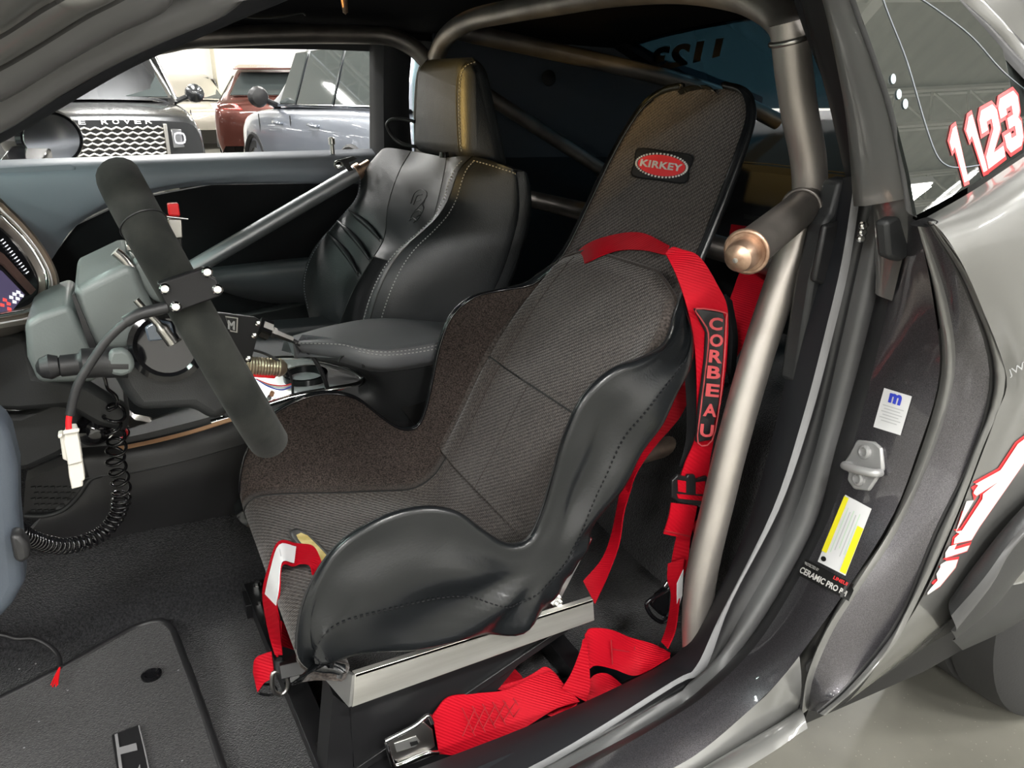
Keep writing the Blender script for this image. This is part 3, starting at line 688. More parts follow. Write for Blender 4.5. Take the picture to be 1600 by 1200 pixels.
# ---- lower corner graphic on the quarter panel
GQ = ((1434,942),(1500,900),(1640,650),(1540,700))
def pd(name, poly, mt, off): polydecal(name, [poly], ((0,1200),(1600,1200),(1600,0),(0,0)), QB, mt, car, off)
def px2(pl): return [(a/1600, 1-b/1200) for a, b in pl]
def graphic(poly):
    P_ = px2(poly); big = px2(offset_poly(poly, 2.6))
    polydecal('side_graphic_edge', [big], ((0,1200),(1600,1200),(1600,0),(0,0)), QB, M['red_decal'], car, .0012, step=.008)
    polydecal('side_graphic', [P_], ((0,1200),(1600,1200),(1600,0),(0,0)), QB, M['white_decal'], car, .0028, step=.008)
for pl in ([(1513,765),(1515,758),(1560,733),(1557,751),(1523,773),(1490,830),(1480,838)],
           [(1480,838),(1490,829),(1500,827),(1527,822),(1515,842),(1478,850)],
           [(1560,733),(1587,692),(1600,682),(1645,625),(1645,655),(1600,717),(1527,822),(1500,827),(1532,778),(1533,770),(1557,751)],
           [(1474,862),(1480,852),(1492,848),(1488,857),(1512,850),(1508,859),(1474,870)],
           [(1494,872),(1490,885),(1466,914),(1440,932),(1436,926),(1452,916),(1462,905),(1452,900),(1458,885),(1475,875)]):
    graphic(pl)
text_on('side_lettering', 'JWWW', ((1578,590),(1640,560),(1634,545),(1574,578)), QB, M['print'], car, .001)
# ---- labels on the jamb
L1 = decal('warranty_label', ((1366,667),(1408,680),(1426,619),(1383,606)), JB, M['white_label'], car, .0015)
text_on('label_emblem', 'm', ((1391,627),(1407,632),(1411,619),(1394,615)), JB, M['blue_print'], L1, .0024, offset=.05)
for k in range(6):
    t0 = .60-.075*k; Q_ = ((1366,667),(1408,680),(1426,619),(1383,606)); w0, w1 = (.12, .88) if k % 2 == 0 else (.2, .78)
    a = [quadmap(Q_, w0, t0-.012), quadmap(Q_, w1, t0-.012), quadmap(Q_, w1, t0+.012), quadmap(Q_, w0, t0+.012)]
    decal('print_line', a, JB, M['print'], L1, .0022, 4)
Q2 = ((1279,878),(1322,900),(1363,795),(1322,773))
L2 = decal('tyre_label', Q2, JB, M['white_label'], car, .0015, 12)
def strip(nm, s0, s1, t0, t1, mt, par, Q_, off=.0022):
    a = [quadmap(Q_, s0, t0), quadmap(Q_, s1, t0), quadmap(Q_, s1, t1), quadmap(Q_, s0, t1)]; return decal(nm, a, JB, mt, par, off, 6)
strip('yellow_stripe', .0, .17, .16, .98, M['yellow'], L2, Q2); strip('yellow_stripe', .78, 1.0, .02, .70, M['yellow'], L2, Q2)
for k in range(5): strip('print_line', .26+.11*k, .29+.11*k, .2+.05*(k % 3), .86-.04*(k % 2), [M['print_green'], M['print']][k % 2], L2, Q2)
o_ = [(.16+.09*math.cos(a), .07+.035*math.sin(a)) for a in [k*math.pi/8 for k in range(16)]]; polydecal('round_mark', [o_], Q2, JB, M['black'], L2, .0024, step=0)
Q3 = ((1248,899),(1325,938),(1336,914),(1261,874)); L3 = decal('sponsor_label', Q3, JB, M['black'], car, .0026, 14)
text_on('label_text', 'CERAMIC PRO BH', [quadmap(Q3, .02, .18), quadmap(Q3, .96, .14), quadmap(Q3, .96, .46), quadmap(Q3, .02, .52)], JB, M['white_decal'], L3, .0036, offset=.03)
text_on('label_small_text', 'PROTECTED BY', [quadmap(Q3, .03, .70), quadmap(Q3, .32, .70), quadmap(Q3, .32, .86), quadmap(Q3, .03, .86)], JB, M['white_decal'], L3, .0036)
text_on('label_small_text', 'LINEUP', [quadmap(Q3, .62, .72), quadmap(Q3, .93, .72), quadmap(Q3, .93, .92), quadmap(Q3, .62, .92)], JB, M['red_decal'], L3, .0036, offset=.02)
# ---- striker
def JP(px, py, off=0): return cast(px, py, JB, off, dict(Y=.09))
sc = JP(1353, 727); jn = (JP(1345, 715)-JP(1365, 715)).cross(JP(1355, 735)-JP(1355, 705)).normalized()
if jn.dot(CAM-sc) < 0: jn = -jn
st = slab('striker_plate', [JP(*p) for p in ((1343,687),(1370,690),(1382,700),(1385,733),(1362,767),(1338,764),(1328,750),(1330,738),(1320,727),(1332,708))], jn*.006, M['zinc'], car, bev=.0025)
e0, e1 = JP(1334,727,.004), JP(1378,738,.004); tube('striker_loop', [e0, e0+jn*.012, (e0+e1)/2+jn*.017, e1+jn*.012, e1], .0055, M['zinc'], st, n=5, seg=12)
for p in ((1357,706),(1347,748)):
    lathe('striker_bolt', [(.005, .009), (.009, .009), (.0105, .006), (.007, .005), (.007, 0)], JP(*p), jn, M['zinc'], st, 16)

# ---- driver-side A pillar with its seals
A_ = [
 [(-60,240,.24),(0,213,.24),(72,172,.24),(201,98,.24),(331,40,.24),(428,0,.24),(560,-45,.24)],
 [(-60,226,.215),(0,199,.215),(66,158,.215),(180,92,.215),(262,50,.215),(362,0,.215),(480,-50,.215)],
 [(-60,180,.19),(0,155,.19),(60,120,.19),(140,74,.19),(200,40,.19),(268,0,.19),(380,-60,.19)],
 [(-60,172,.18),(0,147,.18),(56,114,.18),(132,70,.18),(188,38,.18),(258,0,.18),(370,-60,.18)],
 [(-60,138,.15),(0,112,.15),(50,84,.15),(105,50,.15),(145,26,.15),(196,0,.15),(300,-60,.15)],
 [(-60,130,.145),(0,104,.145),(46,78,.145),(98,46,.145),(135,24,.145),(180,0,.145),(290,-60,.145)],
 [(-60,90,.12),(0,62,.12),(36,40,.12),(64,22,.12),(88,8,.12),(102,0,.12),(200,-60,.12)],
 [(-60,82,.11),(0,54,.11),(32,34,.11),(58,16,.11),(78,4,.11),(86,0,.11),(180,-60,.11)],
 [(-60,0,.06),(-30,-20,.06),(0,-40,.06),(20,-55,.06),(30,-62,.06),(40,-70,.06),(60,-100,.06)],
]
for k, l_ in enumerate(A_):     # carry every seal on along the roof rail to the B pillar
    y_ = l_[-1][2]; zz = 1.325+.010*k; A_[k] = l_+[V((.40, y_, zz)), V((.60, y_+.005, zz+.006)), V((.76, y_+.01, zz))]
bands(A_, [('pillar_garnish', M['trimdark'], .08, .004), ('pillar_seal', M['rubber_grey'], .35, 0), ('seal_groove', M['black'], -.3, 0), ('pillar_seal', M['rubber_grey'], .3, 0),
           ('seal_groove', M['black'], -.3, 0), ('pillar_flange', M['paint_smooth'], .12, 0), ('seal_groove', M['rubber'], -.3, 0), ('pillar_skin', M['paint_smooth'], .1, 0)])

# ---- roof, headliner and rear of the cabin
def slabg(name, rows, th, mt, par=car, nu=3, nv=3, dirn=None, edges=40):
    v, f = solid_rows(surf([[V(p) for p in r] for r in rows], nu, nv), th, dirn); return mesh(name, v, f, mt, par, fixn=True, edges=edges)
slabg('headliner', [[(-.25, .20, 1.345), (-.25, .60, 1.395), (-.25, 1.0, 1.41), (-.25, 1.4, 1.395), (-.25, 1.68, 1.345)],
                    [(.6, .16, 1.36), (.6, .60, 1.425), (.6, 1.0, 1.44), (.6, 1.4, 1.425), (.6, 1.68, 1.36)],
                    [(1.43, .14, 1.328), (1.43, .60, 1.365), (1.43, 1.0, 1.373), (1.43, 1.4, 1.355), (1.43, 1.72, 1.315)]], .03, M['headliner'], dirn=V((0, 0, 1)))
slabg('roof_skin', [[(-.25, .16, 1.385), (-.25, .60, 1.43), (-.25, 1.0, 1.445), (-.25, 1.4, 1.43), (-.25, 1.74, 1.385)],
                    [(.6, .14, 1.40), (.6, .60, 1.46), (.6, 1.0, 1.475), (.6, 1.4, 1.46), (.6, 1.74, 1.40)],
                    [(1.45, .13, 1.39), (1.45, .60, 1.435), (1.45, 1.0, 1.445), (1.45, 1.4, 1.435), (1.45, 1.76, 1.39)]], .01, M['paint_smooth'], dirn=V((0, 0, 1)))
# header over the windscreen
slabg('windscreen_header', [[(-.30, .22, 1.33), (-.30, .95, 1.36), (-.30, 1.66, 1.33)], [(-.12, .22, 1.34), (-.12, .95, 1.38), (-.12, 1.66, 1.34)]], .03, M['headliner'], dirn=V((0, 0, 1)))
# far roof rail trim above passenger window
slabg('roof_rail_trim', [[(-.3, 1.62, 1.30), (.2, 1.64, 1.335), (.75, 1.66, 1.345), (1.3, 1.66, 1.31)], [(-.3, 1.70, 1.285), (.2, 1.715, 1.31), (.75, 1.735, 1.315), (1.3, 1.74, 1.28)]], .05, M['headliner'], dirn=V((0, 0, 1)))
# far A pillar
tube('far_pillar', [V((-.30, 1.68, 1.31)), V((-.6, 1.72, 1.18)), V((-.95, 1.76, 1.02))], .035, M['headliner'], car)
# windscreen
slabg('windscreen', [[(-.30, .24, 1.35), (-.30, .95, 1.39), (-.30, 1.66, 1.35)], [(-.98, .15, 1.03), (-1.12, .95, 1.05), (-.98, 1.75, 1.03)]], .004, M['wglass'])
# far B pillar and quarter trim
slabg('far_b_pillar', [[P(588,60,Y=1.70), P(602,60,Y=1.66), P(640,60,Y=1.66)], [P(588,150,Y=1.74), P(604,150,Y=1.68), P(634,150,Y=1.68)], [P(588,240,Y=1.78), P(606,245,Y=1.70), P(640,245,Y=1.70)], [P(588,420,Y=1.78), P(606,420,Y=1.70), P(660,420,Y=1.70)]], .02, M['trimdark'])
slabg('far_quarter_trim', [[(.84, 1.64, 1.36), (1.2, 1.62, 1.36), (1.6, 1.58, 1.30), (2.0, 1.6, 1.20)], [(.85, 1.66, 1.22), (1.3, 1.64, 1.20), (1.6, 1.60, 1.15), (2.0, 1.6, 1.05)], [(.86, 1.68, 1.00), (1.3, 1.67, 1.0), (1.6, 1.64, .99), (2.0, 1.6, .98)]], -.02, M['plastic_blue'])
slabg('far_quarter_trim_lower', [[(.74, 1.68, 1.05), (1.3, 1.67, 1.03), (1.9, 1.60, 1.0)], [(.74, 1.62, .85), (1.3, 1.6, .84), (1.9, 1.52, .84)], [(.74, 1.66, .25), (1.3, 1.64, .25), (1.9, 1.55, .25)]], -.02, M['trimdark'])
slab('far_quarter_window', [V((.79, 1.70, 1.08)), V((.87, 1.70, 1.08)), V((.85, 1.68, 1.28)), V((.79, 1.68, 1.30))], (0, .004, 0), M['wglass'], car)
lathe('coat_hook', [(0, .022), (.004, .022), (.006, .015), (.006, 0)], P(857, 122, Y=1.60), (0, -1, .1), M['black'], car)
# rear cabin bulkhead (seat delete panel), parcel shelf and rear glass
slabg('rear_panel', [[(1.25, .22, .25), (1.25, 1.0, .25), (1.25, 1.68, .25)], [(1.38, .22, .6), (1.38, 1.0, .6), (1.38, 1.68, .6)], [(1.47, .18, 1.025), (1.47, 1.0, 1.045), (1.47, 1.70, 1.025)]], -.02, M['trimdark'])
slabg('parcel_shelf', [[(1.46, .25, 1.02), (1.46, 1.0, 1.04), (1.46, 1.66, 1.02)], [(1.84, .2, 1.155), (1.84, 1.0, 1.165), (1.84, 1.7, 1.155)]], -.03, M['trimdark'])
slab('shelf_vent', PP([(1162,335),(1228,347),(1228,352),(1162,342)], X=1.44), (.01, 0, 0), M['plastic'], car)
rg = [[V((1.40, 1.68, 1.34)), V((1.40, 1.0, 1.378)), V((1.40, .18, 1.34))], [V((1.76, 1.66, 1.165)), V((1.80, 1.0, 1.175)), V((1.76, .18, 1.165))]]
RWB = bvh_of(slabg('rear_window', rg, .004, M['rglass']))
b = MB()
for ya, yb, yc in ((1.54, 1.50, 1.80), (.36, .40, .12)): b.add(*slab_vf([V((1.38, ya, 1.34)), V((1.80, yb, 1.145)), V((1.80, yc, 1.14)), V((1.38, yc, 1.34))], (0, 0, .03)))
b.add(*box_vf((1.41, .95, 1.392), (.06, 1.45, .02))); b.build('rear_window_frame', M['headliner'], car)
text_on('rear_window_number', '1123', ((1122,86),(1018,112),(1024,76),(1128,60)), RWB, M['black'], car, .002, offset=.05)
# ---- near side behind the hoop: dark quarter interior
slabg('near_quarter_trim', [[(.90, .22, 1.30), (1.3, .24, 1.28), (1.9, .35, 1.1)], [(.97, .17, 1.05), (1.3, .17, 1.03), (1.9, .30, 1.0)], [(.93, .20, .6), (1.3, .2, .6), (1.9, .30, .6)], [(.86, .20, .25), (1.3, .2, .25), (1.9, .30, .25)]], .02, M['black'])
slab('retractor_housing', PP([(1290,345),(1300,333),(1313,283),(1336,276),(1334,312),(1328,352),(1306,480),(1268,600),(1242,600),(1268,440)], Y=.235), (0, .03, 0), M['plastic'], car, bev=.006)
slab('belt_guide', PP([(1290,352),(1318,345),(1300,440),(1296,448),(1272,440)], Y=.225), (0, .01, 0), M['plastic_black'], car, bev=.004)
for p in ((1287,366),(1273,394),(1257,454)): lathe('trim_bolt', [(0, .004), (.005, .004), (.006, .002), (.006, 0)], P(*p, Y=.25), (-.4, -.9, 0), M['chrome'], car, 12)
for p in ((1348,352),(1346,362),(1344,372)): lathe('pillar_bolt', [(0, .005), (.005, .005), (.007, .003), (.007, 0)], P(*p, Y=.17), (-.4, -.9, 0), M['chrome'], car, 12)
# loose wiring behind the seat
for k in range(9):
    x0 = 1150+random.random()*45; y0 = 560+random.random()*90; pts = [P(x0+random.uniform(-25, 25)+i*6, y0+i*28, d=1.5+random.uniform(-.05, .12)) for i in range(5)]
    tube('loose_wire', pts, random.choice((.0025, .0035, .005)), random.choice((M['plastic'], M['blackmetal'], M['plastic_black'])) if k != 4 else M['red_plastic'], car, seg=6)
slab('wiring_module', PP([(1128,540),(1180,545),(1176,600),(1130,590)], d=1.62), (.05, .05, 0), M['plastic'], car, bev=.006)

# ---- carpeted floor, tunnel and footwell
slabg('carpet', [[(-1.05, .20, .36), (-1.05, .5, .34), (-1.05, .86, .272), (-1.05, .895, .62)],
                 [(-.45, .20, .27), (-.45, .5, .27), (-.45, .86, .272), (-.45, .895, .50)],
                 [(.10, .20, .27), (.10, .5, .27), (.10, .86, .272), (.10, .895, .515)],
                 [(.55, .20, .27), (.55, .5, .27), (.55, .86, .272), (.55, .895, .50)],
                 [(.95, .20, .28), (.95, .5, .28), (.95, .78, .29), (.95, .88, .42)],
                 [(1.28, .20, .50), (1.28, .5, .50), (1.28, .78, .50), (1.28, .88, .52)]], -.02, M['carpet'], nu=6, nv=6, dirn=V((0, 0, -1)))
slabg('rear_carpet', [[(.86, .20, .30), (.86, .6, .30), (.86, .86, .32)], [(.93, .20, .48), (.93, .6, .48), (.93, .86, .48)], [(.99, .20, .66), (.99, .6, .66), (.99, .86, .66)], [(1.25, .20, .70), (1.25, .6, .70), (1.25, .86, .70)]], .02, M['carpet'])
slabg('passenger_carpet', [[(-1.05, 1.08, .55), (-1.05, 1.15, .30), (-1.05, 1.75, .30)], [(1.2, 1.08, .55), (1.2, 1.15, .27), (1.2, 1.75, .27)]], -.02, M['carpet'], dirn=V((0, 0, -1)))
slab('inner_sill', [V((-1.1, .18, .26)), V((.80, .18, .26)), V((.80, .24, .26)), V((-1.1, .24, .26))], (0, 0, .11), M['trimdark'], car)

# ---- passenger door: card, insert, armrest, lock pin
pdoor = car
dz = 1.062
def DY(pts, y): return PP(pts, Y=y)
top = [(-60,254),(0,250),(150,245),(300,240),(450,236),(592,232)]
card = [DY(top, 1.76), DY([(-60,270),(0,266),(150,258),(300,252),(450,247),(592,243)], 1.725), DY([(-60,298),(0,294),(150,284),(300,274),(450,268),(592,266)], 1.71),
        DY([(-60,420),(-20,400),(110,345),(200,306),(330,284),(600,283)], 1.72), DY([(-60,520),(60,430),(120,352),(205,312),(330,289),(600,287)], 1.735)]
g = surf(card, 5, 6); v, f = solid_rows(g, -.02); dc = mesh('passenger_door', v, f, M['plastic_grey'], car, fixn=True, edges=60)
slab('door_insert', PP([(-60,640),(-60,520),(60,430),(120,352),(205,312),(330,289),(600,285),(640,520),(400,560)], Y=1.745), (0, .03, 0), M['suede_black'], dc)
g = surf([PY([(330,418,1.71),(400,410,1.70),(480,402,1.70),(640,392,1.70)]), PY([(318,428,1.66),(390,421,1.64),(480,414,1.63),(640,408,1.63)]), PY([(322,448,1.66),(390,450,1.65),(480,458,1.65),(640,470,1.65)]), PY([(335,452,1.73),(400,470,1.73),(480,480,1.73),(640,500,1.73)])], 4, 4)
v, f = solid_rows(g, -.01); mesh('armrest', v, f, mk('highlit_armrest_vinyl', (.075, .08, .088), .4), dc, fixn=True, edges=60)  # base colour lightened to stand in for the highlight on the armrest
slab('defrost_vent', PY([(-20,264,1.722),(110,257,1.722),(118,261,1.722),(118,266,1.722),(110,268,1.722),(-20,274,1.722)]), (0, -.004, .002), M['plastic_grey'], dc, bev=.003)
lp = P(519, 229, Y=1.735); lathe('lock_pin', [(-.02, .006), (.004, .006), (.006, .009), (.022, .009), (.025, .006), (.025, 0)], lp, (0, 0, 1), M['satin'], dc)
slab('door_frame_seal', PP([(586,60),(592,60),(595,236),(588,236)], Y=1.76), (0, .02, 0), M['rubber'], car)
ft = slab('door_map_pocket', PP([(330,500),(480,470),(640,480),(640,560),(420,600)], Y=1.70), (0, .03, 0), M['plastic_black'], dc, bev=.01)
# door mirror outside the passenger window
mc = P(66, 216, Y=2.02)
mh = lathe('passenger_mirror', [(-.09, .01), (-.085, .05), (-.05, .085), (0, .098), (.035, .094), (.045, .085), (.04, .082)], mc, (.55, -.78, 0), M['gloss_black'], car, 32)
for vtx in mh.data.vertices:
    q = vtx.co+ORG[car]-mc; q.z *= .80; vtx.co = q+mc-ORG[car]
mg = lathe('mirror_glass', [(.0415, 0), (.0415, .078), (.044, .076), (.044, 0)], mc, (.55, -.78, 0), M['chrome'], mh, 32)
for vtx in mg.data.vertices:
    q = vtx.co+ORG[car]-mc; q.z *= .80; vtx.co = q+mc-ORG[car]
slab('mirror_stalk', [mc+V(p) for p in ((-.10,-.18,-.08),(.0,-.18,-.08),(.02,-.02,-.05),(-.06,-.02,-.03))], (0, 0, .03), M['gloss_black'], mh, bev=.006)
tube('visor_wire', PP([(365,22),(400,28),(440,26),(470,20),(478,24)], Y=1.2), .002, M['plastic'], car, seg=6)
lathe('dome_lamp_stub', [(0, .008), (.03, .006), (.035, 0)], P(537, -4, Y=1.35), (0, -.2, -1), M['copper'], car, 12)

# ============================================================ DASH, COLUMN, WHEEL
slabg('dashboard_top', [[(-.95, .22, 1.03), (-.95, 1.0, 1.06), (-.95, 1.72, 1.03)], [(-.35, .22, 1.02), (-.35, 1.0, 1.05), (-.35, 1.72, 1.02)], [(-.24, .22, .95), (-.24, 1.0, .97), (-.24, 1.72, .95)], [(-.30, .22, .80), (-.30, 1.0, .82), (-.30, 1.72, .80)], [(-.42, .22, .70), (-.42, 1.0, .72), (-.42, 1.72, .70)]], -.02, M['plastic'])
# gauge cluster pod facing the driver
gn = V((.62, -.70, .34)).normalized(); g0 = P(40, 440, Y=.60)
def PC(px, py, off=0):
    q = ray(px, py); t = (g0-CAM).dot(gn)/q.dot(gn); return CAM+q*t+gn*off
ring = [(-90,420),(-60,330),(-20,305),(4,322),(34,352),(62,388),(82,425),(88,452),(84,478),(68,500),(44,511),(10,518),(-40,524),(-90,510)]
cen = (10, 430)
def spl2(pl): return [(q.x, q.y) for q in spl([V((a, b, 0)) for a, b in pl], 4, True)]
def sc_(pl, k): return [(cen[0]+(a-cen[0])*k, cen[1]+(b-cen[1])*k) for a, b in pl]
cl = slab('gauge_cluster', [PC(*p) for p in ring], -gn*.10, M['plastic'], car, bev=.006)
bz = M['bezel'] = mk('champagne_satin_bezel', (.42, .37, .32), .28, .9)
rws = [[PC(*p, off=of) for p in spl2(sc_(ring, k))] for k, of in ((1.02, -.03), (1.0, .0), (.95, .012), (.88, .014), (.85, .006), (.78, .005), (.75, .010), (.68, .010), (.62, .0))]
v, f = grid_vf(rws, closed=True); mesh('cluster_surround', v, f, bz, cl, fixn=True, edges=50)
for k, r, mt, of in ((.86, .002, M['silver_trim'], .006), (.72, .0025, M['chrome'], .010)):
    tube('cluster_bezel', [PC(*p, off=of) for p in sc_(ring, k)], r, mt, cl, closed=True, seg=10)
slab('cluster_face', [PC(*p, off=.001) for p in sc_(ring, .64)], gn*.001, M['gloss_black'], cl)
slab('cluster_screen', [PC(*p, off=.003) for p in ((-80,380),(0,425),(36,462),(8,497),(-20,500),(-80,500))], gn*.001, M['screen'], cl)
slab('screen_frame', [PC(*p, off=.004) for p in ((-80,350),(0,400),(50,455),(44,462),(0,416),(-80,372))], gn*.004, mk('dark_brown_frame', (.06, .035, .03), .3), cl)
for k, p in enumerate(((4,470),(10,476),(14,466),(19,461),(25,458),(30,463),(24,468),(19,473),(11,484),(0,478))):
    slab('screen_icon', [PC(p[0]+a, p[1]+b, .0045) for a, b in ((-3,-3),(3,-1),(3,3),(-3,2))], gn*.0004, M['icon_red'] if k in (0, 1, 8, 9) else M['icon_white'], cl)
for k in range(12):
    a = (2+k*3.6, 375+k*4.6); tube('gauge_tick', [PC(a[0], a[1], .004), PC(a[0]-4, a[1]+3, .004)], .0006, M['icon_white'], cl, n=1, seg=5)
# knee panel and kick panel
slab('knee_panel', PP([(-120,520),(20,515),(45,520),(60,585),(140,600),(205,640),(200,680),(150,668),(100,640),(30,646),(-120,640)], Y=.62), (0, .12, .02), M['plastic'], car, bev=.01)
slab('knee_panel_lower', PP([(-120,640),(30,646),(108,612),(200,640),(195,690),(150,680),(120,700),(90,716),(46,736),(-100,760)], Y=.66), (0, .12, 0), M['plastic'], car, bev=.01)
slab('dash_end_panel', PP([(-420,520),(-140,600),(-60,640),(0,655),(14,682),(27,735),(28,800),(34,870),(38,915),(20,948),(-6,978),(-140,1010),(-420,1010)], Y=.30), (-.0, .05, 0), M['plastic_blue'], car, bev=.012, bseg=4)
hr = slab('hood_release', PP([(14,838),(30,836),(44,852),(47,872),(36,882),(22,878)], Y=.285), (0, .02, 0), M['plastic_black'], car, bev=.005)
slab('footwell_pocket', PP([(40,752),(130,712),(200,700),(180,760),(130,800),(60,806),(36,806)], Y=.86), (0, .04, 0), M['plastic_black'], car)
ck = MB()
for i in range(9):
    for j in range(5):
        a = P(52+i*10+(j % 2)*5, 762+j*9, Y=.858); ck.add(*box_vf(a, (.006, .003, .004)))
ck.build('pocket_grip', M['plastic'], car)['kind'] = 'stuff'
tube('pocket_rim', PP([(38,806),(70,806),(100,796),(122,775),(140,750),(160,742)], Y=.85), .004, M['plastic'], car, seg=8)

sc = thing('steering_column', 'grey-green steering column shroud behind the suede wheel', 'steering column', tuple(P(170, 520, Y=.50)))
def blk(nm, poly, y, dep, mt, par=sc, bev=.012, seg=4): return slab(nm, PP(poly, Y=y), (0, dep, 0), mt, par, bev=bev, bseg=seg)
blk('column_collar', [(38,505),(60,492),(108,476),(122,500),(146,545),(158,580),(150,598),(60,600),(42,560)], .47, .15, M['column'], bev=.026, seg=6)
blk('upper_shroud', [(113,460),(122,448),(190,415),(212,412),(222,440),(238,475),(252,498),(238,520),(200,548),(146,548),(128,510)], .43, .18, M['column'], bev=.034, seg=7)
blk('shroud_head', [(206,412),(240,398),(268,402),(282,440),(262,478),(238,472),(220,448)], .435, .18, M['column'], bev=.012)
blk('lower_shroud', [(150,550),(205,545),(222,500),(262,492),(300,520),(350,585),(372,640),(335,662),(300,640),(215,645),(190,612),(170,575)], .425, .18, M['plastic'], bev=.016)
blk('shroud_seam', [(112,462),(116,458),(150,540),(158,562),(150,560),(138,540)], .426, .01, M['rubber'], bev=0)
ig = lathe('ignition_recess', [(.0, .040), (.006, .040), (.008, .034), (.003, .030), (.003, 0)], P(262, 540, Y=.422), (-.15, -1, .25), M['gloss_black'], sc, 28)
slab('glass_button', [P(*p, Y=.408) for p in ((226,512),(246,500),(268,504),(274,530),(232,534))], (0, .004, 0), mk('blue_glass_button', (.08, .10, .13), .08, 0, .6, 1), ig, bev=.003)
tube('silver_lever', PP([(212,468),(232,490),(252,512),(270,536)], Y=.40), [.0035]*6+[.004]*6+[.0065]*7, M['satin'], sc, seg=10)
tube('wiper_lever', PP([(179,393),(192,404),(206,420)], Y=.44), .0055, M['satin'], sc, seg=12)
st_ = tube('stalk', PP([(72,572),(95,572),(130,568),(165,566),(200,566)], Y=.39), [.006]*6+[.011]*6+[.0155]*6+[.0165]*7, M['plastic_black'], sc, seg=18)
slab('stalk_cap', PP([(172,548),(192,545),(204,552),(212,570),(206,584),(190,590),(172,586),(166,568)], Y=.374), (0, .012, 0), M['column'], st_, bev=.005)
lathe('stalk_end', [(-.010, .004), (-.008, .010), (0, .013), (.008, .010), (.012, .004)], P(78, 573, Y=.39), (-1, 0, 0), M['plastic_black'], st_, 16)
blk('trim_lever', [(292,612),(322,606),(372,640),(376,660),(345,650),(300,622)], .50, .02, M['plastic'], bev=.004)
tg = blk('switch_bracket', [(196,382),(214,381),(216,392),(198,394)], .46, .03, M['satin'], bev=.002)
lathe('brass_bolt', [(-.0, .003), (.008, .003), (.010, .001)], P(205, 384, Y=.46), (0, 0, 1), M['orange_trim'], tg, 12)
blk('switch_body', [(200,392),(218,392),(226,410),(212,416)], .47, .03, M['alu_plate'], bev=.003)
# guarded toggle beyond the wheel
ts = thing('toggle_switch', 'small toggle switch with a red flip cover beyond the steering wheel rim', 'switch', tuple(P(270, 350, Y=.75)))
blk('switch_case', [(262,342),(284,342),(286,372),(268,374)], .74, .02, M['satin'], ts, .002)
blk('flip_cover', [(262,319),(279,318),(282,338),(264,337)], .738, .018, M['red_plastic'], ts, .002)
tube('switch_lever', PP([(258,338),(275,340),(294,342)], Y=.735), .0022, M['chrome'], ts, seg=8)
blk('switch_stem', [(268,372),(284,372),(290,470),(276,470)], .75, .012, M['plastic_black'], ts, .002)

WC = V((.071, .52, .949)); wn = V((math.cos(math.radians(20)), 0, math.sin(math.radians(20)))); wu = V((-wn.z, 0, wn.x)); wh = V((0, 1, 0)); WR = .178
sw = thing('steering_wheel', 'charcoal suede racing steering wheel seen edge-on with a black bolted clamp', 'steering wheel', tuple(WC))
def WP(a, r=WR, o=0): return WC+wu*(math.cos(a)*r)+wh*(-math.sin(a)*r)+wn*o
n_ = 64; cs = [WP(2*math.pi*k/n_) for k in range(n_)]; v = []; f = []
for k in range(n_):
    a = 2*math.pi*k/n_; rad = (cs[k]-WC).normalized()
    gr = 1+.05*math.cos(2*a)
    for j in range(18):
        t = 2*math.pi*j/18; v.append(cs[k]+rad*(math.cos(t)*.0195*gr)+wn*(math.sin(t)*.0225*gr))
for k in range(n_):
    for j in range(18): f.append((k*18+j, k*18+(j+1) % 18, ((k+1) % n_)*18+(j+1) % 18, ((k+1) % n_)*18+j))
mesh('rim', v, f, M['suede'], sw, fixn=True)
for a in (math.radians(40), math.radians(-40)): tube('rim_seam', [WP(a)+((WP(a)-WC).normalized()*math.cos(t)*.0203+wn*math.sin(t)*.0233) for t in [2*math.pi*k/16 for k in range(16)]], .0008, M['rubber'], sw, closed=True, n=2, seg=6)
lathe('hub', [(-.09, .035), (-.03, .035), (-.02, .045), (.0, .045), (.006, .035), (.006, 0)], WC, wn, M['blackmetal'], sw, 28)
for a in (math.pi/2, -math.pi/2, math.pi):
    d_ = (WP(a)-WC).normalized(); hv = d_.cross(wn)
    slab('spoke', [WC+d_*.03+hv*.022, WC+d_*.17+hv*.014, WC+d_*.17-hv*.014, WC+d_*.03-hv*.022], wn*.005, M['blackmetal'], sw, bev=.001)
cm = WP(math.pi/2)+V((0, -.024, 0))
Mx = Matrix((wn, V((0, 1, 0)), wu)).transposed()
cm = P(299, 453, Y=cm.y)
cp = mesh('clamp_plate', *slab_vf(PP([(246,444),(262,438),(318,419),(326,422),(332,434),(338,436),(349,458),(342,464),(286,484),(278,490),(262,486),(260,478),(252,462)], Y=cm.y), (0, .012, 0)), M['anod'], sw, bev=.0015, fixn=True)
mesh('clamp_plate', *slab_vf(PP([(244,450),(324,424),(346,452),(266,482)], Y=cm.y+.05), (0, .012, 0)), M['anod'], sw, bev=.0015, fixn=True)
for p in ((258,451),(324,425),(340,452),(275,479)):
    c_ = P(*p, Y=cm.y-.001); lathe('clamp_screw', [(-.06, .003), (0, .003), (0, .0052), (.003, .0052), (.0048, .0035), (.005, .0022), (.0032, .002), (.0032, 0)], c_, (-.1, -1, .15), M['chrome'], cp, 20)
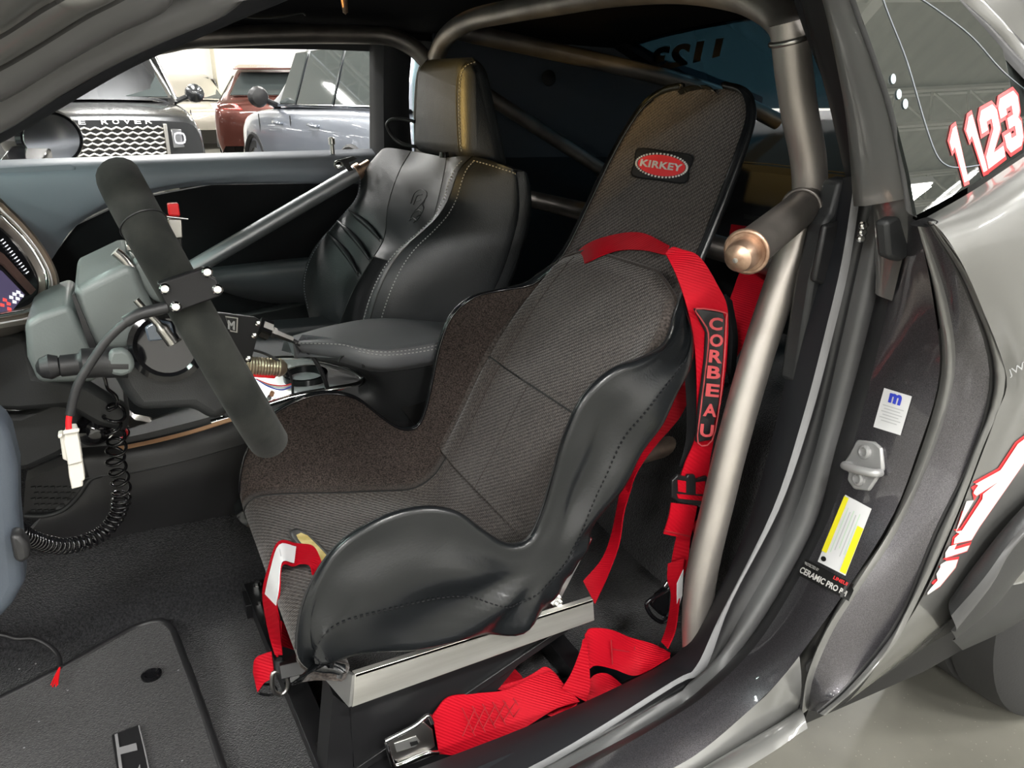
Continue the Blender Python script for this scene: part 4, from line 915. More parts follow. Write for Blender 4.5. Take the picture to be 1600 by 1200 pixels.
# button wire and connector hanging from the clamp
wr = thing('button_cable', 'black button cable with a white plug hanging from the wheel clamp', 'cable', tuple(P(200, 560, Y=.32)))
tube('cable_sheath', PP([(262,482),(232,486),(205,498),(170,528),(140,570),(120,605),(109,648)], Y=.325), .0042, M['rubber'], wr, seg=10)
tube('cable_braid', PP([(262,480),(236,486),(215,492),(196,503)], Y=.322), .0058, M['rubber'], wr, seg=8)
tube('red_wire', PP([(109,645),(107,660),(108,674)], Y=.325), .0027, M['red_plastic'], wr, n=2)
def wbox(poly, y, dep): return slab_vf(PP(poly, Y=y), (0, dep, 0))
b = MB(); b.add(*wbox([(102,672),(119,670),(121,676),(125,696),(129,722),(106,728),(99,690)], .322, .016)); b.add(*wbox([(106,727),(129,722),(133,750),(129,752),(130,760),(112,765),(108,745)], .325, .013))
b.add(*wbox([(93,681),(101,677),(108,722),(103,720),(98,718)], .325, .008)); b.add(*wbox([(90,680),(98,678),(98,684),(91,686)], .322, .012)); b.add(*wbox([(98,674),(124,670),(124,676),(99,680)], .319, .004))
b.build('plug', M['white_plastic'], wr, bev=.0012, fixn=True)

# ============================================================ CENTRE CONSOLE
cc = thing('center_console', 'black centre console with silver shifter surround and padded armrest', 'console', tuple(P(400, 700, Y=.95)))
def cs_(nm, rows, th, mt, nu=4, nv=4, par=cc):
    g = surf([PY(r) for r in rows], nu, nv); v, f = solid_rows(g, th); return mesh(nm, v, f, mt, par, fixn=True, edges=50)
cs_('side_panel', [[(120,700,.86),(200,692,.86),(300,668,.86),(390,640,.86),(460,618,.86),(560,603,.86)], [(130,716,.845),(200,712,.845),(300,690,.845),(390,664,.845),(460,645,.845),(560,628,.845)],
                   [(140,748,.84),(200,738,.84),(300,716,.84),(390,690,.84),(460,670,.84),(560,650,.84)]], -.02, M['plastic_black'])
cs_('lower_side_panel', [[(100,770,.87),(150,744,.85),(210,738,.85),(300,717,.85),(390,691,.85),(480,670,.85),(700,630,.85)], [(60,815,.86),(140,800,.85),(210,780,.85),(300,757,.85),(390,735,.85),(480,715,.85),(700,675,.85)], [(28,860,.87),(120,850,.87),(230,828,.87),(300,815,.87),(380,800,.87),(480,785,.87),(700,760,.87)]], -.02, M['plastic_black'])
tube('panel_crease', PY([(120,752,.846),(150,744,.842),(210,737,.842),(300,716,.842),(390,690,.842),(450,672,.842)]), .002, M['plastic'], cc, seg=8)
cs_('console_deck', [[(120,700,.86),(200,692,.86),(300,668,.86),(345,655,.86)], [(150,672,.98),(220,660,.98),(310,636,.98),(350,620,.98)], [(180,640,1.12),(240,628,1.12),(320,603,1.12),(355,590,1.12)]], -.01, M['plastic'])
cs_('silver_deck', [[(330,655,.87),(400,634,.87),(470,614,.87),(545,600,.88)], [(330,625,.95),(400,604,.95),(470,590,.95),(562,592,.92)], [(330,590,1.06),(400,570,1.06),(470,562,1.04),(540,578,.97)]], .006, M['silver_trim'])
tube('deck_bezel', PY([(340,586,1.08),(400,568,1.07),(440,560,1.06),(490,563,1.03),(535,573,.98),(562,587,.93),(566,596,.90),(552,603,.87),(500,612,.86),(450,622,.86),(380,645,.86),(330,660,.86)]), .006, M['chrome'], cc, seg=10)
cs_('copper_strip', [[(185,699,.853),(240,688,.853),(300,673,.853),(345,659,.853),(375,650,.853)], [(187,704,.848),(240,693,.848),(300,678,.848),(345,664,.848),(375,655,.848)]], .003, M['orange_trim'])
cs_('switch_plate', [[(160,692,.87),(200,697,.87),(260,683,.87),(330,662,.87)], [(185,676,.92),(215,672,.92),(270,662,.92),(330,648,.92)]], .006, M['silver_trim'])
bt = lathe('red_button', [(0, .012), (.005, .012), (.007, .009), (.011, .009), (.012, 0)], P(188, 678, Y=.87), (.1, -.35, 1), M['red_plastic'], cc, 20)
lathe('button_ring', [(-.001, .015), (.004, .015), (.004, .012)], P(188, 679, Y=.87), (.1, -.35, 1), M['chrome'], bt, 20)
slab('brake_lever_grip', PY([(188,652,.94),(200,648,.94),(212,658,.93),(240,663,.92),(240,671,.92),(200,670,.92)]), (0, .03, .004), M['satin'], cc, bev=.004)
slab('gear_boot', PY([(190,640,.98),(230,600,1.02),(310,600,1.02),(340,640,.98),(300,658,.94),(230,666,.93)]), (0, .05, .02), M['leather'], cc, bev=.01)
lathe('cup_ring', [(-.05, .036), (.012, .042), (.018, .042), (.018, .036), (-.04, .032), (-.045, 0)], P(478, 596, Y=.94), (0, -.05, 1), M['gloss_black'], cc, 28)
lathe('cup_ring', [(-.05, .036), (.006, .040), (.010, .040), (.010, .034), (-.04, .032), (-.045, 0)], P(440, 606, Y=.96), (0, -.05, 1), M['gloss_black'], cc, 28)
cs_('rear_body', [[(440,548,1.0),(520,562,.86),(595,582,.81),(700,568,.82)], [(530,570,.97),(560,579,.88),(610,600,.82),(700,592,.83)], [(567,587,.91),(582,600,.86),(620,625,.83),(700,620,.84)],
                  [(562,604,.87),(575,625,.855),(620,660,.85),(700,650,.85)], [(490,617,.865),(520,640,.86),(590,690,.86),(700,700,.86)]], -.02, M['plastic'])
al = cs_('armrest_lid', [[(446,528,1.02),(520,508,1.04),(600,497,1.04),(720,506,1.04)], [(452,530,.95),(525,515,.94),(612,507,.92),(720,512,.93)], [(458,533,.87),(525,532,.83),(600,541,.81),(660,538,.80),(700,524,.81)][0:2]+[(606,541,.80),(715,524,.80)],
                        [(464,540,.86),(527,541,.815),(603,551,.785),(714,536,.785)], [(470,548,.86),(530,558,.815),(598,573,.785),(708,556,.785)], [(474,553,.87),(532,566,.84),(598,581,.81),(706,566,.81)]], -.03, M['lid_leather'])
def stitches(name, pts, parent, mt=None, r=.0009, ln=.0042, gap=.0030):
    pts = resamp(spl(pts, 8), max(4, int(sum((b-a).length for a, b in zip(pts, pts[1:]))/(ln+gap))*2)); b = MB()
    for i in range(0, len(pts)-1, 2): b.add(*tube_vf([pts[i], pts[i+1]], r, 5))
    return b.build(name, mt or M['thread'], parent)
stitches('stitching', PY([(460,536,.858),(530,538,.812),(560,545,.797),(603,550,.782),(660,544,.782),(700,535,.782)]), al)
stitches('stitching', PY([(560,549,.796),(603,555,.781),(660,549,.781),(700,540,.781)]), al)
tube('latch_outline', PY([(528,566,.812),(533,558,.812),(545,553,.806),(558,556,.80),(566,566,.797),(568,574,.797)]), .0022, M['black'], al, seg=8)
slab('tunnel_pocket', PP([(630,592),(650,580),(700,575),(700,665),(650,665),(628,640)], Y=.835), (0, .02, 0), M['black'], cc)

kn = thing('round_knob', 'small round black knob in front of the console beside the coiled cord', 'knob', tuple(P(146, 672, Y=.64)))
lathe('knob_ball', [(-.022, .004), (-.018, .014), (-.008, .021), (0, .0225), (.010, .020), (.019, .012), (.022, .003)], P(146, 671, Y=.64), (.2, -1, .3), M['gloss_black'], kn, 24)
tube('knob_collar', [P(146, 671, Y=.64)+V((math.cos(a)*.026, .012, math.sin(a)*.026)) for a in [math.pi*(1.0+k/10) for k in range(11)]], .003, M['chrome'], kn, n=2)
# shifter / transbrake controller
sh = thing('shifter_box', 'black metal shifter box with silver screws behind the wheel rim', 'shifter', tuple(P(380, 560, Y=.90)))
pl_ = slab('side_plate', PP([(318,486),(398,496),(405,500),(407,508),(392,566),(376,566),(362,532),(330,520)], Y=.84), (0, .008, 0), M['anod'], sh, bev=.001)
slab('side_plate', PP([(322,486),(398,496),(404,500),(390,566),(360,566),(330,520)], Y=.90), (0, .008, 0), M['anod'], sh, bev=.001)
slab('logo_frame', PP([(352,494),(372,497),(371,520),(360,518)], Y=.838), (0, .002, 0), M['satin'], pl_)
slab('logo_back', PP([(353,496),(370,498),(369,518),(360,516)], Y=.837), (0, .002, 0), M['black'], pl_)
text_plane('logo_letter', 'M', P(356, 514, Y=.8365), P(367, 516, Y=.8365)-P(356, 514, Y=.8365), P(356, 500, Y=.8365)-P(356, 514, Y=.8365), M['thread'], pl_, offset=.04)
for p in ((403,505),(397,524),(388,560)): lathe('plate_screw', [(0, .005), (.003, .005), (.004, .003), (.004, 0)], P(*p, Y=.84), (0, -1, .1), M['chrome'], pl_, 14)
fr_ = frame(P(455, 530, Y=.86)-P(408, 513, Y=.86))
a, c = P(408, 512, Y=.86), P(457, 531, Y=.86); dr = (c-a).normalized()
lathe('cable_fitting', [(0, .016), (.016, .016), (.016, .008), (.020, .008), (.020, .010), (.026, .010), (.026, .007), ((c-a).length, .006), ((c-a).length, 0)], a, dr, M['satin'], sh, 6)
lathe('fitting_block', [(-.006, .018), (.016, .018), (.016, .006)], a, dr, M['anod'], sh, 4)
tube('cable', [c-dr*.01]+PY([(472,541,.86),(490,560,.86),(504,585,.86),(511,605,.86),(515,632,.87)]), .0042, M['plastic_black'], sh, seg=10)
tube('cable', PY([(388,545,.85),(415,553,.86),(440,568,.86),(455,590,.87),(458,628,.87)]), .0025, M['plastic_black'], sh, seg=8)
a, c = P(376, 571, Y=.865), P(446, 575, Y=.865)
so = lathe('solenoid', [(-.02, .008), (0, .015), (.004, .0165)]+[(.008+.005*k+d_, r) for k in range(12) for d_, r in ((0, .0155), (.0025, .017))]+[(.072, .014), (.078, .009), (.078, 0)], a, (c-a), mk('gold_coil', (.62, .50, .36), .3, .9), sh, 20)
slab('red_valve_body', PP([(372,580),(432,584),(430,592),(372,588)], Y=.855), (0, .025, 0), M['red_plastic'], sh, bev=.002)
for k, mt in enumerate((M['red_plastic'], M['thread'], M['blue_print'])): tube('thin_wire', PY([(400,592,.86),(420,600+k*2,.86),(440,603+k*3,.865),(455,600+k*2,.87)]), .0012, mt, sh, seg=6)
for k, p in enumerate(((424,618),(420,624),(430,628))): lathe('brass_terminal', [(0, .004), (.008, .004), (.009, .002), (.009, 0)], P(*p, Y=.88), (.3, -.4, 1), [M['orange_trim'], M['satin'], mk('green_terminal', (.02, .12, .06), .4)][k], sh, 12)
slab('paper_tag', PP([(352,530),(378,520),(380,545),(362,560)], Y=.91), (0, .001, 0), M['white_label'], sh)
# seat-belt buckle beside the console
bk = thing('belt_buckle', 'small red-buttoned belt buckle peeking over the racing seat by the console', 'buckle', tuple(P(585, 665, Y=.80)))
slab('release_button', PP([(578,654),(589,650),(597,662),(592,684),(582,684)], Y=.79), (0, .02, 0), M['red_plastic'], bk, bev=.002)
slab('buckle_body', PP([(578,664),(598,668),(600,720),(580,720)], Y=.805), (0, .025, 0), M['plastic_black'], bk, bev=.003)
tube('buckle_tongue', PP([(574,660),(578,656),(582,664)], Y=.80), .002, M['chrome'], bk, n=2)

# coiled cord
pth = [P(*p[:2], d=p[2]) for p in ((160,590,.98),(178,618,1.0),(183,640,1.02),(174,662,1.03),(183,690,1.05),(180,715,1.07),(186,742,1.09),(190,770,1.11),(185,800,1.12),(165,828,1.12),(135,846,1.10),(100,853,1.07),(65,848,1.03),(35,835,.98),(10,812,.94),(-15,790,.9))]
ND = 1500; dense = resamp(spl(pth, 10), ND); hx = []; ph = 0; nr = None
for i, p_ in enumerate(dense):
    t = (dense[min(i+1, ND-1)]-dense[max(i-1, 0)]).normalized()
    if nr is None: nr = t.cross(V((0, 1, 0))).normalized()
    nr = (nr-t*nr.dot(t)).normalized(); fr = i/(ND-1)
    ph += (.06 if fr < .1 else .11 if fr < .42 else .27)
    R_r = .002 if fr < .10 else (.0115 if fr < .45 else .0098)
    hx.append(p_+(nr*math.cos(ph)+t.cross(nr)*math.sin(ph))*R_r)
v, f = tube_vf(hx, .0023, 7); o = mesh('coiled_cord', v, f, M['gloss_black'], None, edges=60); tag(o, 'black coiled cord looping from the dash down to the carpet', 'cord')
# footwell wire on the mat
fw = thing('loose_cable', 'black cable on the carpet ending in frayed red wires', 'cable', tuple(P(60, 1010, Z=.30)))
FLB = [bvh_of(bpy.data.objects['carpet'])]
def fl(px, py, off=.03): return cast(px, py, FLB, off, dict(Z=.30))
tube('cable_sheath', [fl(*p, .036) for p in ((-60,985),(0,982),(30,988),(60,1003),(86,1030),(99,1052),(101,1068))], .004, M['rubber'], fw, seg=10)
for k in range(5): tube('red_wire', [fl(101, 1066, .036), fl(99-k, 1078, .036), fl(97-k*2.5, 1098+k % 2*3, .036)], .0012, M['red_plastic'], fw, seg=6)
for k in range(3): tube('wire_strand', [fl(96-k*3, 1096, .036), fl(94-k*3, 1102, .036)], .0008, M['satin'], fw, n=1, seg=5)

# ============================================================ FLOOR MAT AND SEAT MOUNTS
fm = thing('floor_mat', 'black carpet floor mat with stitched edge and raised lettering', 'floor mat', tuple(P(200, 1120, Z=.28)))
mo = [(-260,1225),(-100,1148),(0,1099),(105,1046),(200,992),(235,978),(255,977),(268,986),(276,1002),(300,1065),(325,1135),(350,1210),(390,1330),(-200,1500)]
ml = [P(a, b_, Z=.290) for a, b_ in mo]; slab('mat_carpet', ml, (0, 0, .009), M['mat'], fm)
MBV = bvh_of(bpy.data.objects['mat_carpet'])
tube('mat_binding', [p+V((0, 0, .007)) for p in ml], .0065, M['rubber'], fm, closed=True, seg=8)
gm = lathe('grommet', [(0, .016), (.004, .016), (.006, .012), (.003, .008), (.003, 0)], P(237, 1056, Z=.299), (0, 0, 1), M['gloss_black'], fm, 24)
bd = slab('badge_panel', [P(a, b_, Z=.2995) for a, b_ in ((174,1150),(216,1134),(240,1230),(196,1290))], (0, 0, .002), M['rubber'], fm, bev=.001)
text_on('badge_letters', 'SRT', ((236,1300),(210,1142),(180,1152),(200,1300)), MBV, M['felt'], bd, .0045, offset=.01)
tube('badge_line', [P(a, b_, Z=.303) for a, b_ in ((217,1134),(228,1180),(238,1230))], .001, M['felt'], bd, seg=6)
for k in range(16):
    a = (random.uniform(30, 330), random.uniform(1020, 1190)); p_ = P(a[0], a[1], Z=.300)
    if k % 2: slab('lint_speck', [p_+V((math.cos(t)*.0016, math.sin(t)*.001, 0)) for t in (0, 1.3, 2.6, 3.9, 5.1)], (0, 0, .0008), M['felt'], fm)

sm = thing('seat_mount', 'black steel seat rails bolted to the carpet beneath the racing seat', 'seat mount', (.3, .55, .27))
def bar(nm, a, c, wd, ht, mt, par, bev=.001): return box(nm, (V(a)+V(c))/2, ((V(c)-V(a)).length, wd, ht), mt, par, frame(V(c)-V(a)), bev)
bar('floor_rail', (.10, .84, .30), (.62, .84, .30), .05, .03, M['blackmetal'], sm)
bar('cross_rail', (.125, .885, .30), (.150, .33, .30), .035, .035, M['blackmetal'], sm)
bar('cross_rail', (.56, .885, .31), (.56, .33, .31), .035, .035, M['blackmetal'], sm)
bar('floor_rail', (.15, .36, .30), (.66, .36, .30), .05, .03, M['blackmetal'], sm)
slab('mount_gusset', [V((.175, .36, .31)), V((.34, .36, .31)), V((.50, .36, .46)), V((.175, .36, .46))], (0, .006, 0), M['blackmetal'], sm)
slab('mount_gusset', [V((.12, .74, .31)), V((.34, .74, .31)), V((.50, .74, .46)), V((.14, .74, .46))], (0, .006, 0), M['blackmetal'], sm)
slab('mount_leg', PP([(520,1085),(548,1108),(552,1200),(548,1230),(508,1225)], Y=.36), (0, .05, 0), M['blackmetal'], sm)
bar('diagonal_brace', (.16, .37, .31), (.56, .37, .455), .03, .012, M['blackmetal'], sm)
bar('recliner_bar', (.135, .50, .40), (.155, .66, .31), .05, .02, M['plastic_black'], sm)
for p in ((.125, .80, .318), (.13, .86, .318), (.145, .42, .318)): lathe('mount_bolt', [(0, .009), (.006, .009), (.006, .005), (.012, .005), (.012, 0)], p, (0, 0, 1), M['chrome'], sm, 6)
tube('carpet_cut', [P(*p, Z=.285) for p in ((338,955),(358,943),(385,935),(400,938))], .003, M['felt'], sm, seg=6)

sb = thing('seat_bracket', 'bare aluminium angle bracket under the near side of the racing seat', 'bracket', tuple(P(730, 1030, Y=.33)))
slab('angle_face', [V((.172, .325, .458)), V((.544, .325, .464)), V((.540, .325, .503)), V((.180, .325, .508))], (0, .005, 0), M['alu'], sb, bev=.0008)
slab('angle_top', [V((.180, .325, .508)), V((.540, .325, .503)), V((.540, .334, .503)), V((.178, .334, .508))], (0, 0, -.005), M['alu'], sb, bev=.0008)
slab('front_angle', [V((.172, .325, .46)), V((.150, .40, .470)), V((.146, .40, .505)), V((.180, .325, .508))], (-.004, 0, 0), M['alu_plate'], sb)
slab('far_angle', [V((.16, .75, .47)), V((.54, .75, .47)), V((.54, .75, .51)), V((.16, .75, .51))], (0, .005, 0), M['alu'], sb)
slab('seat_side_plate', PY([(760,978,.352),(862,950,.352),(872,944,.352),(925,842,.352),(880,850,.352),(760,930,.352),(690,990,.352)]), (0, .004, 0), M['alu_plate'], sb, bev=.001)
tube('weld_line', PY([(752,978,.349),(800,968,.349),(842,957,.349)]), .0022, M['satin'], sb, seg=8)
for p, y_ in (((860,903), .347), ((868,940), .345)):
    c_ = P(*p, Y=y_); bo = lathe('mount_bolt', [(0, .012), (.002, .012), (.002, .008), (.008, .008), (.008, .004), (.013, .004), (.013, 0)], c_, (0, -1, .1), M['chrome'], sb, 6 if y_ < .346 else 16)
slab('clip', PY([(853,908,.343),(864,905,.343),(866,918,.343),(856,926,.343)]), (0, .006, 0), M['plastic_black'], sb, bev=.001)
lathe('slot_hole', [(0, .012), (.0012, .012), (.0012, 0)], P(716, 992, Y=.338), (0, -1, 0), M['black'], sb, 16)
slab('stamp_mark', PY([(818,938,.3475),(828,934,.3475),(830,948,.3475),(820,952,.3475)]), (0, .001, 0), M['white_label'], sb)

# ============================================================ ROLL CAGE
rc = thing('roll_cage', 'bare welded steel roll cage tubes around the cabin', 'roll cage', (.8, .95, .28))
R0 = .0222
tube('main_hoop', [V((.70, .235, .26))]+PY([(1090,950,.27),(1128,760,.285),(1176,580,.295),(1222,440,.30),(1250,365,.30),(1264,310,.30),(1263,250,.30),(1250,180,.30),(1240,110,.30),(1236,70,.30),(1232,34,.302)]), R0*1.04, M['steel'], rc, seg=24)
tube('main_hoop_top', [P(1238, 84, Y=.30), P(1235, 56, Y=.302), P(1224, 32, X=.795), P(1198, 10, X=.80), P(1150, -10, X=.80), P(1060, -20, X=.80), P(960, -12, X=.80), P(880, 2, X=.80), P(800, 17, X=.80), P(735, 32, X=.80), P(699, 56, X=.80), P(682, 88, X=.80), P(662, 130, X=.80), V((.80, 1.66, 1.0)), V((.80, 1.66, .28))], R0*1.02, M['steel'], rc, seg=24)
def ringbead(nm, c, ax, r, t=.003, mt=None):
    ax = V(ax).normalized(); a = ax.cross(V((0, 0, 1))).normalized(); b_ = ax.cross(a)
    return tube(nm, [V(c)+a*math.cos(k*math.pi/8)*r+b_*math.sin(k*math.pi/8)*r for k in range(16)], t, mt or M['satin'], rc, closed=True, n=2, seg=8)
ringbead('weld_bead', P(1236, 62, Y=.30), P(1240, 110, Y=.30)-P(1232, 34, Y=.302), R0*1.08, .0036)
# far-side roof bar along the passenger window, down to the dash
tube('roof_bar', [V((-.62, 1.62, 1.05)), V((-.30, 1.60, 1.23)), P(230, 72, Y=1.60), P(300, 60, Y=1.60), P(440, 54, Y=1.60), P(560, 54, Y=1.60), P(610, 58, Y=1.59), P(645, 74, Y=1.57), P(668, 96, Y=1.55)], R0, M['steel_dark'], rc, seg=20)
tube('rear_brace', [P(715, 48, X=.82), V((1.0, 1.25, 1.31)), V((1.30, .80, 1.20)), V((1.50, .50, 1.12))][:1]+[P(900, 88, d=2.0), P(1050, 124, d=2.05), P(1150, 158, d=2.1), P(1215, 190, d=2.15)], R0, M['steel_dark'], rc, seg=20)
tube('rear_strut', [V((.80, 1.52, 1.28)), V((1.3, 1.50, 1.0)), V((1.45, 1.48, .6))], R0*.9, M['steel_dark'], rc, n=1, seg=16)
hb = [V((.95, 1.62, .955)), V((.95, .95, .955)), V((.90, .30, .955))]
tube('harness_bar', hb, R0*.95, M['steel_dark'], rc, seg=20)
tube('lower_cross_bar', [P(940, 728, d=1.62), P(1060, 692, d=1.55), P(1150, 664, d=1.5)], R0*.9, M['rust_steel'], rc, seg=16)
# near door bar stub with its pin
s0 = P(1262, 318, Y=.29); s1 = P(1168, 392, Y=.19); ax = (s1-s0).normalized()
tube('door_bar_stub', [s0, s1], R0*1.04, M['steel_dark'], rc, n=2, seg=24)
ringbead('stub_weld', s0+ax*.026, ax, R0*1.12, .0030, M['steel_dark'])
lathe('stub_pin', [(-.01, .0205), (.004, .0225), (.006, .0225), (.006, .0185), (.022, .018), (.030, .0155), (.035, .010), (.0365, .004), (.0365, 0)], s1, ax, M['copper'], rc, 28)
ringbead('pin_ring', s1+ax*.003, ax, R0*1.08, .0032, M['copper'])
b = MB(); c_ = P(1138, 386, Y=.155)
lathe('pin_centre', [(0, .003), (.002, .003), (.0025, 0)], s1+ax*.036, ax, M['satin'], rc, 10)
# passenger side removable door bar
d0, d1 = P(300, 420, Y=1.58), P(556, 270, Y=1.60)
tube('door_bar', [d0, d1], R0*.93, M['grey_tube'], rc, n=2, seg=20)
dx = (d1-d0).normalized(); lathe('bar_clevis', [(0, .017), (.006, .022), (.02, .022), (.02, .015), (.05, .015), (.05, 0)], d1-dx*.005, dx, M['copper'], rc, 18)
qp_ = P(528, 257, Y=1.565); lathe('release_pin', [(-.03, .004), (0, .004), (0, .010), (.006, .010), (.008, .006), (.008, 0)], qp_, (-.3, -1, .3), M['chrome'], rc, 18)
tube('pin_ring', [qp_+V((math.cos(a)*.011, -.008, math.sin(a)*.011)) for a in [math.pi*k/6 for k in range(12)]], .0016, M['satin'], rc, closed=True, n=2, seg=6)
slab('pin_strap', PY([(530,250,1.56),(552,244,1.56),(558,248,1.56),(545,254,1.56),(552,266,1.56),(545,268,1.56)]), (0, .004, 0), M['rubber'], rc)

# ============================================================ RACING SEAT
YC = .542
rs = thing('racing_seat', 'black high-back racing bucket seat with woven cloth inside and vinyl sides', 'seat', (.36, YC, .50))
# stations: spine x,z  rim x,z  half width bottom, half width rim
ST = [
 (.168, .512, .162, .513, .205, .214), (.128, .528, .125, .536, .207, .216), (.113, .552, .112, .574, .205, .217), (.130, .568, .128, .640, .200, .217), (.165, .565, .165, .694, .197, .216),
 (.215, .556, .215, .720, .195, .216), (.270, .545, .270, .726, .192, .217), (.320, .536, .322, .708, .190, .217), (.365, .528, .362, .668, .187, .216), (.405, .526, .398, .636, .183, .214),
 (.445, .548, .430, .634, .180, .213), (.482, .598, .450, .668, .180, .214), (.520, .650, .466, .722, .182, .216), (.555, .703, .482, .780, .184, .218), (.588, .750, .508, .832, .186, .219),
 (.620, .793, .552, .862, .188, .219), (.650, .838, .605, .870, .186, .215), (.680, .885, .658, .880, .175, .195), (.700, .920, .690, .915, .160, .172), (.718, .952, .712, .950, .155, .163),
 (.738, .990, .732, .988, .152, .160), (.770, 1.055, .765, 1.054, .148, .155), (.802, 1.12, .797, 1.119, .140, .147), (.826, 1.165, .822, 1.165, .128, .136), (.838, 1.19, .835, 1.19, .112, .118), (.846, 1.205, .844, 1.205, .085, .088), (.850, 1.211, .849, 1.211, .05, .05)]
def section(s):
    bx, bz, rx, rz, wb, wt = s; B = V((bx, 0, bz)); Rr = V((rx, 0, rz)); h = (Rr-B).length
    up = (Rr-B).normalized() if h > .004 else V((0, 0, 0))
    k = min(1, h/.10)
    half = [(Rr, wt), (B.lerp(Rr, .72), wt-(wt-wb)*.1-.003*k), (B.lerp(Rr, .42), wt-(wt-wb)*.45-.004*k), (B.lerp(Rr, .16), wb+.004), (B+up*.012*k+up*0, wb-.016), (B+up*.003*k, wb-.045), (B, wb*.45)]
    row = [V((p.x, YC-y, p.z)) for p, y in half]+[V((bx, YC, bz))]+[V((p.x, YC+y, p.z)) for p, y in half[::-1]]
    return row
ctrl = [section(s) for s in ST]
G = surf(ctrl, 6, 4); NU, NV = len(G), len(G[0])
NN = []
for i in range(NU):
    rr_ = []
    for j in range(NV):
        a = G[min(i+1, NU-1)][j]-G[max(i-1, 0)][j]; b_ = G[i][min(j+1, NV-1)]-G[i][max(j-1, 0)]
        n = a.cross(b_); n = n.normalized() if n.length > 1e-10 else V((-1, 0, 0)); rr_.append(n)
    NN.append(rr_)
for q_ in range(1, 5): NN[NU-q_] = list(NN[NU-5])
# make normals point to the sitter
mid = NN[6*5][NV//2]
sg = 1 if mid.z > 0 else -1
NN = [[n*sg for n in r] for r in NN]
def slice_rows(i0, i1, j0, j1, off=0): return [[G[i][j]+NN[i][j]*off for j in range(j0, j1+1)] for i in range(i0, i1+1)]
# inner cloth in three pieces with seams between them: seat pan/far wing/near wing wall, and the back
SP = 6
jn0, jn1 = 4*4, NV-1-4*4           # fold between walls and bottom
def cloth(nm, i0, i1, j0, j1, mt, off=0, th=-.006):
    v, f = solid_rows(slice_rows(i0, i1, j0, j1, off), th*sg*1.0); return mesh(nm, v, f, mt, rs, fixn=True, edges=60)
iB = SP*9+2                       # pan / back seam
iT = SP*19                        # top of torso cushion
cloth('pan_cloth', 0, iB, jn0, jn1, M['cloth'])
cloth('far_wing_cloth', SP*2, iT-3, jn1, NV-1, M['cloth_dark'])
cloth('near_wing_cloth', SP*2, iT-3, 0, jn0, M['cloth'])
cloth('far_wing_lip', 0, SP*2, jn1, NV-1, M['cloth']); cloth('near_wing_lip', 0, SP*2, 0, jn0, M['cloth'])
cloth('back_cloth', iB, iT, jn0, jn1, M['cloth'])
cloth('head_cloth', iT-3, NU-1, 0, NV-1, M['cloth'])
# torso pad standing proud of the shell, its top edge curved below the belt slot
rows = []
for i in range(iB+8, iT+1):
    r = []
    fr = (i-iB-8)/(iT-iB-8)
    for j in range(jn0-6, jn1+7):
        u_ = abs((j-NV/2+.5)/(jn1-NV/2+6)); ii = i-(0 if fr < .6 else (fr-.6)/.4*max(0, (u_-.35))*9)
        i_ = max(0, min(NU-1.001, ii)); k = int(i_); t = i_-k
        p = G[k][j].lerp(G[k+1][j], t); n = NN[k][j]
        edge = min(1, (1-u_)*5); top = min(1, (1-fr)*9+.25)
        r.append(p+n*(.004+.012*edge*min(1, fr*3)*top))
    rows.append(r)
v, f = solid_rows(rows, -.010*sg); tp = mesh('torso_pad', v, f, M['cloth'], rs, fixn=True, edges=60)
TPB = bvh_of(tp)
tube('pad_edge', [p for p in rows[-1]], .0030, M['cloth_dark'], rs, n=1, seg=8)
# outer vinyl shell: offset skin, puffed and creased
import mathutils
def sst(x, a, b): t = max(0, min(1, (x-a)/(b-a))); return t*t*(3-2*t)
def outer(i, j):
    p = G[i][j]; n = NN[i][j]; a = abs(j-NV//2)/(NV//2); sd = 1 if j > NV//2 else -1
    body = 1-sst(i, SP*16, SP*19)
    low = sst(a, .18, .42)*(1-sst(a, .62, .9))
    th = .011+body*(.009+.015*low*(1-.75*sst(i, SP*8, SP*12)))*sst(i, 0, SP*2)
    w1 = (mathutils.noise.noise(V((p.x*7+1.3, (1-a)*3, p.z*7)))*.005+math.sin(p.x*46+p.z*38)*.0018)*body*min(1, (1-a)*9)
    q = p-n*(th+w1)
    row = abs(G[i][0].y-YC); wall = sst(a, .30, .50)*body*sst(i, 3, SP*2)
    yt = YC+sd*(row+.012+.012*math.sin(math.pi*sst(a, .35, 1))+w1)
    # creases that radiate from the hip dip
    c_ = V((.455, 0, .60)); r = V((q.x, 0, q.z))-c_; an = math.atan2(r.z, r.x)
    yt += sd*.0068*math.sin(an*9+.6)*sst(1-a, .03, .2)*sst(r.length, .02, .10)*(1-sst(r.length, .16, .32))*body
    q.y = q.y*(1-wall)+yt*wall
    return q
jA, jZ = 0, NV-1
OUT = [[outer(i, j) for j in range(NV)] for i in range(NU)]
full = []
for i in range(NU):
    r0 = []
    for s, j in ((1, 0),):
        a, c = G[i][0], OUT[i][0]; nn_ = NN[i][0]; tip = (G[i][0]-G[i][2]); tip = tip.normalized() if tip.length > 1e-6 else V((0, 0, 1))
        m_ = (a+c)/2; hw = (a-c)/2
        r0 += [m_+hw*math.cos(t)*1.0+tip*hw.length*math.sin(t) for t in (0.0, .5, 1.05, 1.57, 2.1, 2.6)]
    r1 = []
    a, c = G[i][-1], OUT[i][-1]; tip = (G[i][-1]-G[i][-3]); tip = tip.normalized() if tip.length > 1e-6 else V((0, 0, 1)); m_ = (a+c)/2; hw = (a-c)/2
    r1 = [m_+hw*math.cos(t)+tip*hw.length*math.sin(t) for t in (0.0, .5, 1.05, 1.57, 2.1, 2.6)][::-1]
    full.append(r0+OUT[i]+r1)
